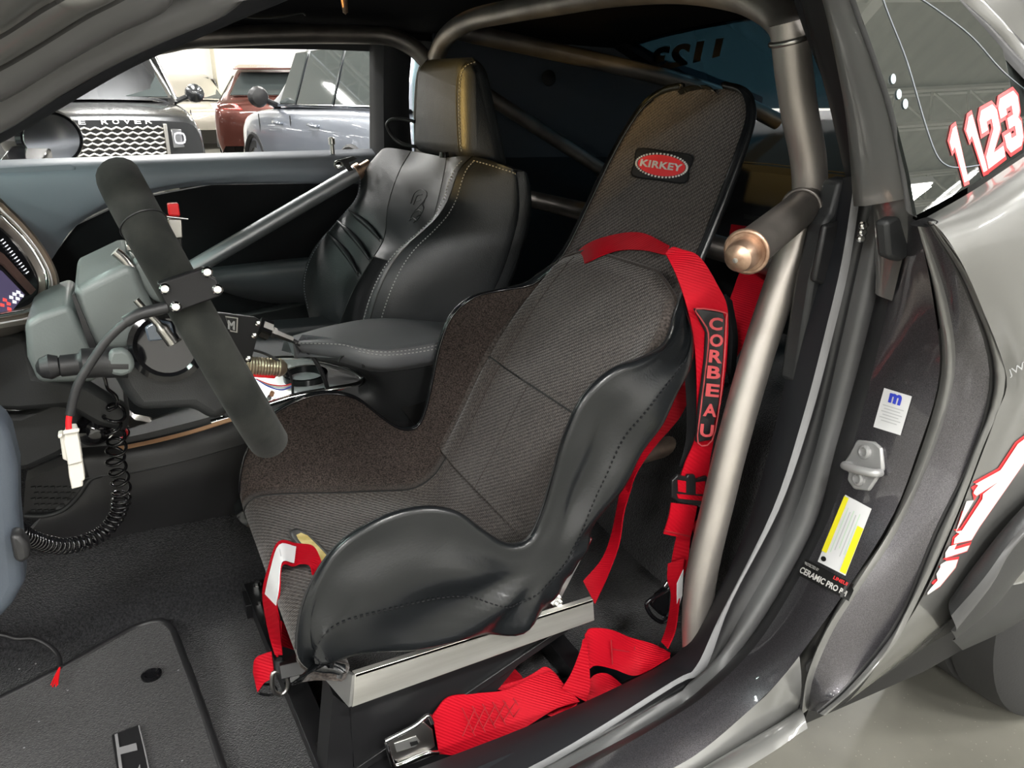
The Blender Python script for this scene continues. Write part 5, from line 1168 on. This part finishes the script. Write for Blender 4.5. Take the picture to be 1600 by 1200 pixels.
v, f = grid_vf(full); vs = mesh('vinyl_shell', v, f, [M['vinyl'], M['cloth']], rs, fixn=True, edges=70, mi=[1 if (k//(len(full[0])-1)) < SP and 14 < k % (len(full[0])-1) < len(full[0])-15 else 0 for k in range(len(f))])
n_ = len(full[0])
# closing strip on top of the head and under the lip
for nm, i, k in (('top_binding', NU-1, NU-4), ('front_binding', 0, 3)):
    rr = [[], [], [], [], []]
    for j in range(NV):
        a_, c_ = G[i][j], OUT[i][j]; tp_ = (G[i][j]-G[k][j]); tp_ = tp_.normalized() if tp_.length > 1e-6 else V((0, 0, 1)); m_ = (a_+c_)/2; hw = (a_-c_)/2
        for q_, t in enumerate((0, .8, 1.57, 2.34, math.pi)): rr[q_].append(m_+hw*math.cos(t)+tp_*hw.length*math.sin(t))
    v, f = grid_vf(rr); mesh(nm, v, f, M['vinyl'] if i else M['cloth'], rs, fixn=True, edges=70)
for nm, jj in (('piping', 0), ('piping', NV-1)):
    tube(nm, [G[i][jj]+(G[i][jj]-G[i][jj+(1 if jj == 0 else -1)]).normalized()*.001 for i in range(SP*2, NU-9, 2)], .0022, M['gloss_black'] if jj else M['rubber'], rs, n=1, seg=8)
# seams in the cloth
def seam(pts, r=.0012, mt=None): return tube('cloth_seam', pts, r, mt or M['black'], rs, n=1, seg=6)
seam([G[i][jn1]+NN[i][jn1]*.0005 for i in range(SP, iT-6, 2)], .0016)
seam([rows[len(rows)*6//16][j] for j in range(4, len(rows[0])-4)], .0014)
seam([rows[i][len(rows[0])*22//40] for i in range(len(rows)*6//16+1)], .0009, M['cloth_dark'])
seam([rows[i][len(rows[0])*33//44] for i in range(2, len(rows)-2)], .0009, M['cloth_dark'])
stitches('vinyl_stitching', [OUT[i][9]+V((0, -.0015, 0)) for i in range(SP, SP*17, 3)], rs, M['suede_black'])
# crotch belt slot through the pan
def SB(px, py, off=.003): return cast(px, py, PANB, off, dict(Y=YC))
PANB = bvh_of(bpy.data.objects['pan_cloth'])
slot = [(462,840),(470,836),(480,840),(498,858),(520,882),(524,892),(516,895),(500,893),(484,870),(466,848)]
slo = [(493+(a-493)*1.35, 866+(b_-866)*1.22) for a, b_ in slot]
b = MB(); outr = [SB(*p, off=.003) for p in slo]; inn = [SB(*p, off=.004) for p in slot]; nS = len(slot)
b.add(outr+inn, [(k, (k+1) % nS, (k+1) % nS+nS, k+nS) for k in range(nS)])
b.build('slot_binding', M['rubber_grey'], rs, solid=.002)
mesh('slot_foam', inn, [tuple(range(nS))], M['foam'], rs)
tube('slot_edge', outr, .0018, M['cloth_dark'], rs, closed=True, n=3, seg=6)
# badge on the head pad
HB = bvh_of(bpy.data.objects['head_cloth'])
QB_ = ((987,277),(1074,289),(1086,243),(997,231)); bp_ = decal('badge_patch', QB_, HB, M['rubber'], rs, .0025, 10)
tube('badge_border', [cast(*quadmap(QB_, s, t), HB, .0025) for s, t in ((.03,.05),(.5,.02),(.97,.05),(.98,.5),(.97,.95),(.5,.98),(.03,.95),(.02,.5))], .0014, M['suede_black'], rs, closed=True, n=4, seg=6)
el = [(.5+.42*math.cos(a), .50+.35*math.sin(a)) for a in [k*math.pi/20 for k in range(40)]]
polydecal('badge_oval', [el], QB_, HB, M['red_decal'], bp_, .0036, step=.08)
for k in range(44):
    a = 2*math.pi*k/44; c_ = cast(*quadmap(QB_, .5+.45*math.cos(a), .5+.385*math.sin(a)), HB, .0036)
    if k == 0: hp = None
    o = mesh('badge_dash', *box_vf(c_, (.0016, .0026, .0026)), M['white_decal'], bp_) if False else None
b = MB()
for k in range(44):
    a = 2*math.pi*k/44; c_ = cast(*quadmap(QB_, .5+.45*math.cos(a), .5+.385*math.sin(a)), HB, .0034); b.add(*box_vf(c_, (.0022, .0026, .0026)))
b.build('badge_dashes', M['white_decal'], bp_)
text_on('badge_letters', 'KIRKEY', [quadmap(QB_, .14, .39), quadmap(QB_, .86, .39), quadmap(QB_, .86, .61), quadmap(QB_, .14, .61)], HB, M['white_decal'], bp_, .0046, offset=.035, spacing=1.05)

# ============================================================ PASSENGER SEAT
ps = thing('passenger_seat', 'black leather and suede passenger bucket seat with stitched bolsters and headrest', 'seat', (.55, 1.32, .40))
PR_ = [
 [(590,240,1.58),(604,231,1.53),(642,236,1.44),(672,241,1.33),(698,246,1.23),(738,244,1.13),(796,262,1.05),(806,268,1.06)],
 [(563,275,1.60),(588,258,1.54),(622,272,1.44),(660,275,1.33),(692,280,1.23),(716,268,1.12),(800,288,1.05),(812,295,1.06)],
 [(556,310,1.61),(574,300,1.54),(606,322,1.45),(650,325,1.33),(680,330,1.22),(699,315,1.12),(798,330,1.05),(812,338,1.06)],
 [(522,350,1.62),(545,345,1.55),(600,372,1.45),(640,383,1.33),(664,378,1.22),(676,348,1.11),(787,375,1.05),(800,385,1.06)],
 [(488,392,1.63),(515,395,1.56),(575,415,1.45),(606,422,1.33),(622,425,1.22),(628,392,1.10),(768,422,1.05),(785,430,1.06)],
 [(472,440,1.63),(500,450,1.56),(548,462,1.45),(577,464,1.33),(590,470,1.22),(598,440,1.09),(748,465,1.05),(765,472,1.06)],
 [(484,500,1.60),(505,508,1.55),(528,520,1.45),(556,522,1.33),(570,522,1.22),(578,500,1.09),(720,520,1.05),(740,525,1.06)],
 [(500,560,1.60),(515,565,1.55),(530,570,1.45),(550,572,1.33),(562,572,1.22),(568,560,1.09),(690,580,1.05),(710,585,1.06)]]
pg_ = surf([PY(r) for r in PR_], 6, 6)
def pslice(nm, j0, j1, mt, i0=0, i1=None):
    i1 = len(pg_)-1 if i1 is None else i1
    v, f = solid_rows([r[j0:j1+1] for r in pg_[i0:i1+1]], .03, V((1, .1, -.2)).normalized()); return mesh(nm, v, f, mt, ps, fixn=True, edges=60)
pslice('far_bolster', 0, 12, M['leather']); pslice('back_panel', 12, 24, M['leather2'], 0, 22); pslice('suede_panel', 12, 24, M['suede_black'], 22)
pslice('near_bolster', 24, 30, M['leather']); pslice('side_panel', 30, 42, M['leather'])
for j, r in ((12, .0014), (24, .0014), (30, .0016)): tube('seat_seam', [row[j] for row in pg_[::2]], r, M['black'], ps, n=1, seg=6)
tube('seat_seam', [pg_[22][j] for j in range(12, 25)], .0016, M['black'], ps, n=1, seg=6)
stitches('stitching', [row[29]+V((-.002, -.001, 0)) for row in pg_[2::3]], ps, r=.0012); stitches('stitching', [row[31]+V((-.002, -.002, .001)) for row in pg_[2::3]], ps, r=.0012)
stitches('stitching', [pg_[2][j]+V((-.002, -.002, .003)) for j in range(31, 41, 2)], ps, r=.0012)
stitches('stitching', [row[1]+V((-.003, -.003, 0)) for row in pg_[4:36:3]], ps, M['plastic_grey'], r=.0009)
for (a, c) in (((558,330),(598,372)), ((538,345),(586,397)), ((520,362),(572,425)), ((505,382),(545,432))):
    pp = [(a[0]+(c[0]-a[0])*t, a[1]+(c[1]-a[1])*t) for t in (0, .33, .66, 1)]
PSB = bvh_of(bpy.data.objects['far_bolster'])
for (a, c) in (((546,334),(594,378)), ((528,350),(578,410)), ((512,368),(560,432))):
    pp = [cast(a[0]+(c[0]-a[0])*t+4*math.sin(math.pi*t), a[1]+(c[1]-a[1])*t, PSB, .000, dict(Y=1.54)) for t in (0, .2, .4, .6, .8, 1)]
    tube('pleat_groove', pp, [.0008]+[.0022]*0+[.0012+.0016*math.sin(math.pi*k/30) for k in range(1, 31)], M['black'], ps, n=6, seg=8)
    pp2 = [q+V((-.002, -.004, .009)) for q in pp]; tube('pleat', pp2, [.002+.005*math.sin(math.pi*k/30) for k in range(31)], M['leather'], ps, n=6, seg=10)
# embossed emblem: an oval head outline with a few inner lines
BPB = bvh_of(bpy.data.objects['back_panel'])
def EB(l, r=.0011):
    tube('embossed_emblem', [cast(x_, y_, BPB, .0004, dict(Y=1.33)) for x_, y_ in l], r, M['leather'], ps, n=4, seg=6)
EB([(642,318),(648,302),(658,296),(667,301),(664,312),(660,322)]); EB([(646,320),(652,306),(660,304)]); EB([(640,345),(645,334),(655,322),(662,314),(668,305)])
EB([(646,348),(655,340),(662,326),(660,318)]); EB([(648,332),(655,328),(658,334),(652,338)]); EB([(638,344),(646,341),(652,345)]); EB([(650,314),(658,312)])
# headrest
hv = [P(648,232,Y=1.46), P(724,240,Y=1.19), P(790,262,Y=1.17), P(700,226,Y=1.47)+V((.10, 0, 0)),
      P(656,104,Y=1.44), P(720,92,Y=1.21), P(758,108,Y=1.19), P(690,97,Y=1.44)+V((.06, 0, 0))]
hc_ = sum(hv, V((0, 0, 0)))/8; hv = [hc_+(p-hc_)*1.12 for p in hv]
b_ = bmesh.new(); q_ = [b_.verts.new(p-V(ORG[ps])) for p in hv]
for ff in ((0, 1, 5, 4), (1, 2, 6, 5), (2, 3, 7, 6), (3, 0, 4, 7), (4, 5, 6, 7), (3, 2, 1, 0)): b_.faces.new([q_[k] for k in ff])
bmesh.ops.recalc_face_normals(b_, faces=b_.faces)
bmesh.ops.bevel(b_, geom=list(b_.edges), offset=.034, segments=6, profile=.5, affect='EDGES', clamp_overlap=True)
me = bpy.data.meshes.new('headrest'); b_.to_mesh(me); b_.free(); me.materials.append(M['leather'])
for p_ in me.polygons: p_.use_smooth = True
ho = bpy.data.objects.new('headrest', me); put(ho, ps)
HRB = bvh_of(ho)
def HC(x_, y_, o=.001): return cast(x_, y_, HRB, o, dict(Y=1.19))
stitches('stitching', [HC(x_, y_, .0015) for x_, y_ in ((742,98),(728,104),(720,120),(718,150),(718,190),(720,225),(722,236))], ho, r=.0012)
tube('seat_seam', [HC(x_, y_, .0) for x_, y_ in ((738,96),(724,102),(715,120),(713,150),(714,190),(716,225),(718,238))], .0015, M['black'], ho, n=4, seg=6)
for y_ in (1.38, 1.26): tube('headrest_post', [V((.79, y_, 1.10)), V((.76, y_, 1.0))], .006, M['satin'], ps, n=1)
lathe('post_collar', [(0, .012), (.012, .010), (.012, 0)], P(694, 246, Y=1.24), (0, 0, 1), M['gloss_black'], ps, 16)
tube('belt_guide_loop', PY([(648,190,1.46),(628,186,1.49),(612,187,1.51),(605,194,1.52),(608,205,1.52),(618,218,1.50),(632,226,1.47),(655,230,1.44)]), .0045, M['plastic_black'], ps, seg=10)
slab('seat_cushion', [V((.02, 1.06, .60)), V((.10, 1.06, .66)), V((.55, 1.06, .64)), V((.60, 1.06, .52)), V((.05, 1.06, .50))], (0, .52, 0), M['leather'], ps, bev=.03, bseg=4)
slab('seat_base', [V((.10, 1.10, .28)), V((.62, 1.10, .28)), V((.62, 1.10, .52)), V((.10, 1.10, .52))], (0, .44, 0), M['plastic_black'], ps, bev=.01)

# ============================================================ HARNESS
def rib(nm, L, R, par, th=.0022, n=6, mt='red', nw=4): return ribbon(nm, L, R, M[mt], par, th, n, nw)
def on(px, py, off=.004, y=.40): return cast(px, py, TPB, off, dict(Y=y))
# belt crossing the chest slot to the far side
xb = thing('shoulder_belt', 'red shoulder belt crossing the seat through the slot below the head pad', 'belt', tuple(P(960, 390, Y=.56)))
HBV = [bvh_of(bpy.data.objects[k]) for k in ('head_cloth', 'torso_pad', 'back_cloth')]
def oc(px, py, y, off=.007):
    h = cast(px, py, HBV, off); p0 = P(px, py, Y=y); return h if h is not None and abs((h-CAM).length-(p0-CAM).length) < .12 else p0
U_ = [P(868,442,Y=.70), P(884,416,Y=.69), oc(918,386,.67), oc(960,370,.59), oc(1006,366,.50), oc(1050,386,.405)]
L_ = [P(870,446,Y=.70), P(892,428,Y=.685), oc(924,412,.65), oc(964,395,.575), oc(1006,393,.485), oc(1044,401,.41)]
rib('webbing', U_, L_, xb)
rib('far_drop', [P(868,442,Y=.735), P(872,470,Y=.79), P(880,520,Y=.80)], [P(872,444,Y=.73), P(900,480,Y=.79), P(905,520,Y=.80)], xb)
0 and slab('slot_shadow_gap', [P(*p, d=1.215) for p in ((1005,372),(1040,378),(1056,392),(1046,402),(1010,392),(1000,382))], (.006, .004, 0), M['black'], rs)
# near shoulder belt with lettered pad, adjuster and tail
nb = thing('shoulder_belt', 'red shoulder belt with black lettered pad hanging on the near side of the seat', 'belt', tuple(P(1110, 560, Y=.36)))
A1 = [(1042,400,.405),(1056,430,.375),(1070,470,.355),(1080,510,.345),(1086,560,.34),(1088,620,.342),(1086,680,.345),(1070,722,.35),(1060,752,.35)]
A2 = [(1062,390,.40),(1092,402,.375),(1120,445,.345),(1136,485,.335),(1134,560,.33),(1127,620,.332),(1114,690,.335),(1108,722,.34),(1106,752,.345)]
rib('webbing', PY(A1), PY(A2), nb)
rib('fold_over', PY([(1040,396,.41),(1050,386,.41),(1062,388,.405)]), PY([(1048,412,.40),(1070,402,.39),(1092,402,.375)]), nb)
pc = [V(p) for p in PY([(1087,482,.334),(1131,488,.325),(1134,500,.324),(1131,560,.322),(1124,630,.324),(1112,688,.328),(1090,692,.334),(1094,640,.332),(1104,560,.330),(1106,520,.331),(1096,500,.333)])]
pd_ = slab('belt_pad', pc, V((-.002, .006, 0)), M['rubber'], nb, bev=.002)
tube('pad_piping', [p+V((0, -.001, 0)) for p in pc], .0011, M['red_text'], nb, closed=True, n=3, seg=6)
cn = [(1118,503),(1120,525),(1120,548),(1119,572),(1116,597),(1113,622),(1109,647),(1104,672)]
for ch, (cx, cy) in zip('CORBEAU', [(1118,505),(1119,531),(1118,556),(1115,581),(1113,609),(1109,640),(1104,672)]):
    o_ = P(cx-11, cy+10, Y=.3215); text_plane('pad_letter', ch, o_, P(cx+10, cy+12, Y=.3195)-o_, P(cx-9, cy-10, Y=.3205)-o_, M['red_text'], nb, offset=.03)
rib('pad_backing', PY([(1058,520,.375),(1068,560,.365),(1074,620,.365),(1074,680,.365),(1060,725,.37)]), PY([(1082,505,.36),(1090,560,.35),(1094,620,.35),(1090,690,.352),(1078,735,.36)]), nb, .008, 6, 'suede_black')
rib('pad_backing', PY([(1128,460,.36),(1138,520,.355),(1136,580,.355)]), PY([(1138,470,.37),(1147,530,.37),(1140,600,.37)]), nb, .006, 6, 'suede_black')
# adjuster
ad = slab('adjuster_buckle', PP([(1050,752),(1060,742),(1074,746),(1076,742),(1086,742),(1088,750),(1104,744),(1112,754),(1106,782),(1094,790),(1062,786),(1050,778)], Y=.338), (0, .006, 0), M['blackmetal'], nb, bev=.0015)
slab('adjuster_slot', PP([(1058,772),(1102,776),(1100,783),(1060,779)], Y=.3365), (0, .001, 0), M['red'], ad)
slab('webbing_fold', PP([(1059,750),(1072,752),(1072,770),(1060,768)], Y=.3365), (0, .001, 0), M['red'], ad); slab('webbing_fold', PP([(1088,754),(1102,752),(1100,772),(1088,772)], Y=.3365), (0, .001, 0), M['red'], ad)
tube('adjuster_ring', PY([(1100,752,.345),(1110,758,.345),(1112,772,.345),(1104,784,.345),(1096,782,.35)]), .0028, M['chrome'], ad, seg=10)
tl = rib('belt_tail', PY([(1048,785,.338),(1044,808,.338),(1036,833,.342)]), PY([(1088,790,.336),(1084,812,.336),(1077,842,.340)]), nb)
tube('tail_hem', PY([(1038,829,.3395),(1078,838,.3375)]), .0016, M['red_thread'], nb, n=1, seg=6)
rib('lower_strap', PY([(1058,832,.36),(1050,870,.365),(1046,905,.365)]), PY([(1078,842,.35),(1074,880,.35),(1064,915,.35)]), nb)
rib('lower_strap', PY([(1088,770,.34),(1105,790,.345),(1080,822,.35)]), PY([(1112,765,.345),(1112,790,.35),(1086,838,.355)]), nb)
slab('webbing_guide', PP([(1082,798),(1094,792),(1092,838),(1080,858),(1074,850)], Y=.37), (0, .008, 0), M['gloss_black'], nb, bev=.001)
lb = thing('side_belt', 'narrow red belt with black latch hook dropping to the door sill', 'belt', tuple(P(1055, 960, Y=.30)))
rib('webbing', PY([(1044,880,.36),(1044,905,.355),(1050,930,.345),(1044,975,.33),(1034,1004,.31)]), PY([(1070,872,.34),(1066,905,.33),(1062,940,.32),(1056,985,.30),(1044,1014,.29)]), lb)
slab('white_tag', PP([(1058,912),(1068,890),(1066,930),(1058,958)], Y=.322), (0, .001, 0), M['white_label'], lb)
hk = slab('latch_hook', PP([(1026,930),(1040,920),(1048,924),(1046,955),(1040,966),(1030,960),(1018,948)], Y=.37), (0, .008, 0), M['gloss_black'], lb, bev=.002)
tube('hook_loop', PY([(1046,918,.36),(1040,924,.36),(1018,936,.36),(1010,945,.36),(1018,962,.36),(1034,972,.36),(1044,966,.36)]), .0035, M['gloss_black'], lb, seg=10)
slab('latch_tongue', PP([(1036,964),(1046,964),(1047,969),(1036,969)], Y=.365), (0, .004, 0), M['chrome'], lb, bev=.001); tube('latch_spring', PY([(1038,916,.36),(1044,908,.36),(1048,912,.36)]), .0024, M['chrome'], lb, n=3, seg=8)
# strap from harness bar, behind the seat, tail over the bracket
rb = thing('harness_strap', 'red strap looped over the rear bar and trailing behind the seat', 'belt', tuple(P(1150, 500, Y=.45)))
rib('webbing', [P(1142,352,d=1.34), P(1140,380,d=1.30), P(1160,405,d=1.27), P(1150,440,d=1.24), P(1136,480,d=1.22), P(1120,540,d=1.21)], [P(1190,358,d=1.34), P(1200,380,d=1.30), P(1206,400,d=1.27), P(1203,445,d=1.24), P(1182,500,d=1.22), P(1136,585,d=1.21)], rb)
rib('webbing', [P(1100,560,d=1.25), P(1066,590,d=1.24), P(1040,640,d=1.25), P(1014,688,d=1.27), P(990,720,d=1.29), P(975,760,d=1.31)], [P(1110,600,d=1.25), P(1080,622,d=1.24), P(1060,655,d=1.25), P(1022,700,d=1.265), P(996,738,d=1.28), P(984,770,d=1.30)], rb)
rib('belt_tail', [P(972,752,d=1.31), P(966,790,d=1.32), P(955,840,d=1.32), P(940,875,d=1.31), P(911,908,d=1.30)], [P(988,760,d=1.30), P(976,800,d=1.30), P(968,850,d=1.30), P(950,900,d=1.29), P(930,944,d=1.285)], rb)
rib('webbing', [P(925,842,d=1.34), P(912,868,d=1.35), P(892,893,d=1.36)], [P(915,835,d=1.34), P(900,862,d=1.35), P(880,890,d=1.36)], rb)
# lap belt lying over the sill
lp_ = thing('lap_belt', 'red lap belt with chrome latch lying folded over the door sill', 'belt', tuple(P(850, 1090, Y=.33)))
def Z3(l): return [P(a, b_, Y=y) for a, b_, y in l]
rib('webbing', Z3([(676,1118,.35),(700,1090,.355),(740,1084,.355),(790,1078,.355),(830,1060,.36),(862,1048,.36)]), Z3([(686,1178,.335),(720,1180,.33),(760,1172,.325),(822,1136,.315),(868,1108,.31),(906,1096,.305)]), lp_, n=8, nw=8)
rib('webbing', Z3([(832,1056,.37),(850,1042,.37),(868,1052,.36),(886,1078,.345),(905,1092,.335)]), Z3([(770,1075,.37),(800,1085,.36),(840,1110,.34),(870,1120,.325),(900,1100,.315)]), lp_, n=8, nw=8)
rib('webbing_fold', Z3([(912,1000,.33),(905,1020,.33),(893,1050,.33),(878,1075,.33)]), Z3([(918,992,.325),(920,1030,.32),(922,1070,.31),(916,1096,.305)]), lp_, n=8, nw=6)
rib('webbing', Z3([(914,992,.335),(924,982,.335),(955,984,.335),(985,996,.335),(1020,1006,.325),(1048,1020,.30)]), Z3([(920,1046,.32),(932,1040,.32),(960,1046,.315),(990,1056,.30),(1014,1046,.29),(1046,1026,.29)]), lp_, n=8, nw=8)
rib('webbing', Z3([(916,1068,.33),(930,1054,.33),(950,1053,.33),(975,1072,.32)]), Z3([(918,1100,.31),(934,1090,.31),(955,1086,.305),(974,1078,.30)]), lp_, n=8)
rib('webbing_loop', Z3([(770,1058,.42),(782,1042,.42),(800,1042,.42),(815,1056,.41)]), Z3([(762,1084,.40),(780,1078,.40),(800,1076,.40),(824,1072,.40)]), lp_)
stp = MB()
for k in range(6):
    a0, a1 = P(722+k*16, 1106-k*3, Y=.343), P(742+k*16, 1150-k*6, Y=.327); stp.add(*tube_vf([a0, a1], .0009, 5)); a2 = P(722+k*16, 1150-k*6, Y=.327); a3 = P(742+k*16, 1106-k*3, Y=.343); stp.add(*tube_vf([a2+V((0,-.001,0)), a3+V((0,-.001,0))], .0009, 5))
stp.build('box_stitching', M['red_thread'], lp_)
stp = MB()
for a, c in (((955,1000),(957,1038)),((992,1010),(990,1048)),((955,1014),(992,1020)),((956,1026),(992,1034)),((957,1038),(991,1046))):
    stp.add(*tube_vf([P(*a, Y=.3245), P(*c, Y=.3145 if c[1] > 1030 else .322)], .0009, 5))
stp.build('box_stitching', M['red_thread'], lp_)
pl = slab('latch_plate', Z3([(604,1156,.335),(650,1134,.335),(662,1128,.337),(676,1140,.335),(680,1166,.33),(668,1174,.33),(622,1192,.33),(608,1182,.33)]), V((0, .004, -.002)), M['satin'], lp_, bev=.001)
tube('latch_rim', Z3([(602,1158,.333),(648,1134,.333),(668,1118,.338),(676,1130,.336)]), .0032, M['chrome'], pl, seg=10)
tube('latch_rim', Z3([(604,1160,.333),(612,1190,.327),(622,1196,.326),(664,1178,.326),(684,1176,.328)]), .0032, M['chrome'], pl, seg=10)
slab('latch_window', Z3([(616,1162,.332),(650,1150,.332),(656,1158,.331),(650,1166,.330),(620,1176,.330)]), V((0, .001, 0)), M['alu_plate'], pl, bev=.001)
slab('latch_slot', Z3([(640,1160,.3305),(652,1157,.3305),(654,1162,.3305),(642,1166,.3305)]), V((0, -.0006, 0)), M['black'], pl)
el_ = thing('anchor_bolt', 'chrome eye bolt anchoring the belt on the floor beneath the bracket', 'bolt', tuple(P(765, 1068, Y=.40)))
lathe('bolt_head', [(0, .011), (.008, .011), (.008, .007), (.018, .007), (.020, .004), (.020, 0)], P(762, 1070, Y=.40), (-.2, -.6, .8), M['chrome'], el_, 20)
slab('anchor_tab', PP([(706,1090),(720,1070),(752,1058),(762,1076),(742,1090)], Y=.42), (0, .006, 0), M['suede_black'], el_, bev=.001)
# crotch belt over the front lip
cb = thing('crotch_belt', 'red crotch belt over the seat front edge with white tag and snap hook', 'belt', tuple(P(440, 950, Y=.54)))
CL = [(499,888,.535),(488,866,.545),(462,862,.56),(438,870,.57),(420,890,.575),(412,925,.578),(416,960,.575),(424,1000,.57),(430,1022,.565)]
CR = [(484,898,.52),(470,893,.525),(458,897,.53),(448,906,.535),(438,925,.54),(434,948,.545),(438,970,.55),(440,1000,.555),(442,1022,.56)]
CLv = [SB(a, b_, .004) if k < 3 else P(a, b_, Y=y) for k, (a, b_, y) in enumerate(CL)]
CLv = PY(CL); CRv = PY(CR)
for l in (CLv, CRv):
    for k in range(4):
        h = cast(*((CL if l is CLv else CR)[k][:2]), PANB, .012 if k < 3 else .024)
        if h is not None: l[k] = h
for l in (CLv, CRv):
    for k in range(4, 9): l[k] = l[k]+(CAM-l[k]).normalized()*((.10 if l is CRv else .07) if k < 7 else .045)
rib('webbing', [CLv[0]-V((0, 0, .03))]+CLv, [CRv[0]-V((0, 0, .03))]+CRv, cb, n=6, nw=6)
def seg_(l, i0, i1, k): return l[i0].lerp(l[i1], k)
nrm = (CAM-CLv[4]).normalized()
rib('white_tag', [CLv[2].lerp(CRv[2], .12)+nrm*.009, CLv[3].lerp(CRv[3], .12)+nrm*.009, CLv[4].lerp(CRv[4], .12)+nrm*.009, CLv[5].lerp(CRv[5], .12)+nrm*.009], [CLv[2].lerp(CRv[2], .85)+nrm*.009, CLv[3].lerp(CRv[3], .86)+nrm*.009, CLv[4].lerp(CRv[4], .88)+nrm*.009, CLv[5].lerp(CRv[5], .9)+nrm*.009], cb, .0008, 5, 'white_label')
for k in range(6):
    a = CLv[3].lerp(CLv[5], k/6); c = CRv[3].lerp(CRv[5], k/6); tube('print_line', [a.lerp(c, .3)+nrm*.0105, a.lerp(c, .6)+nrm*.0105], .0005, M['print'], cb, n=1, seg=5)
rib('loop_webbing', PY([(395,1050,.56),(398,1030,.55),(412,1022,.545),(424,1018,.54)]), PY([(402,1082,.54),(412,1068,.535),(424,1060,.53),(428,1052,.53)]), cb, n=6)
rib('return_webbing', PY([(440,970,.58),(470,1000,.60),(500,1022,.58),(518,1030,.56)]), PY([(440,1010,.57),(468,1018,.58),(495,1040,.56),(518,1052,.54)]), cb, n=6)
tube('webbing_thong', PY([(436,1000,.55),(430,1014,.545),(434,1026,.54)]), .002, M['red'], cb, n=3, seg=6)
sn = lathe('snap_body', [(-.022, .004), (-.014, .008), (0, .010), (.012, .008), (.020, .005)], P(440, 1046, Y=.535), (-.1, 0, 1), M['plastic'], cb, 18)
tube('snap_ring', PY([(428,1050,.53),(425,1066,.528),(428,1080,.526),(438,1085,.526),(448,1078,.527),(450,1064,.528),(444,1054,.53)]), .0036, M['satin'], cb, closed=True, n=5, seg=10)
lathe('steel_eye', [(0, .015), (.005, .015), (.006, .008), (.003, .006), (.003, 0)], P(454, 1050, Y=.56), (-.3, -1, .2), M['zinc'], cb, 20)
tube('belt_slide', PY([(404,1082,.54),(420,1086,.54),(432,1082,.54),(428,1072,.55),(410,1070,.55)]), .002, M['gloss_black'], cb, closed=True, n=4, seg=8)
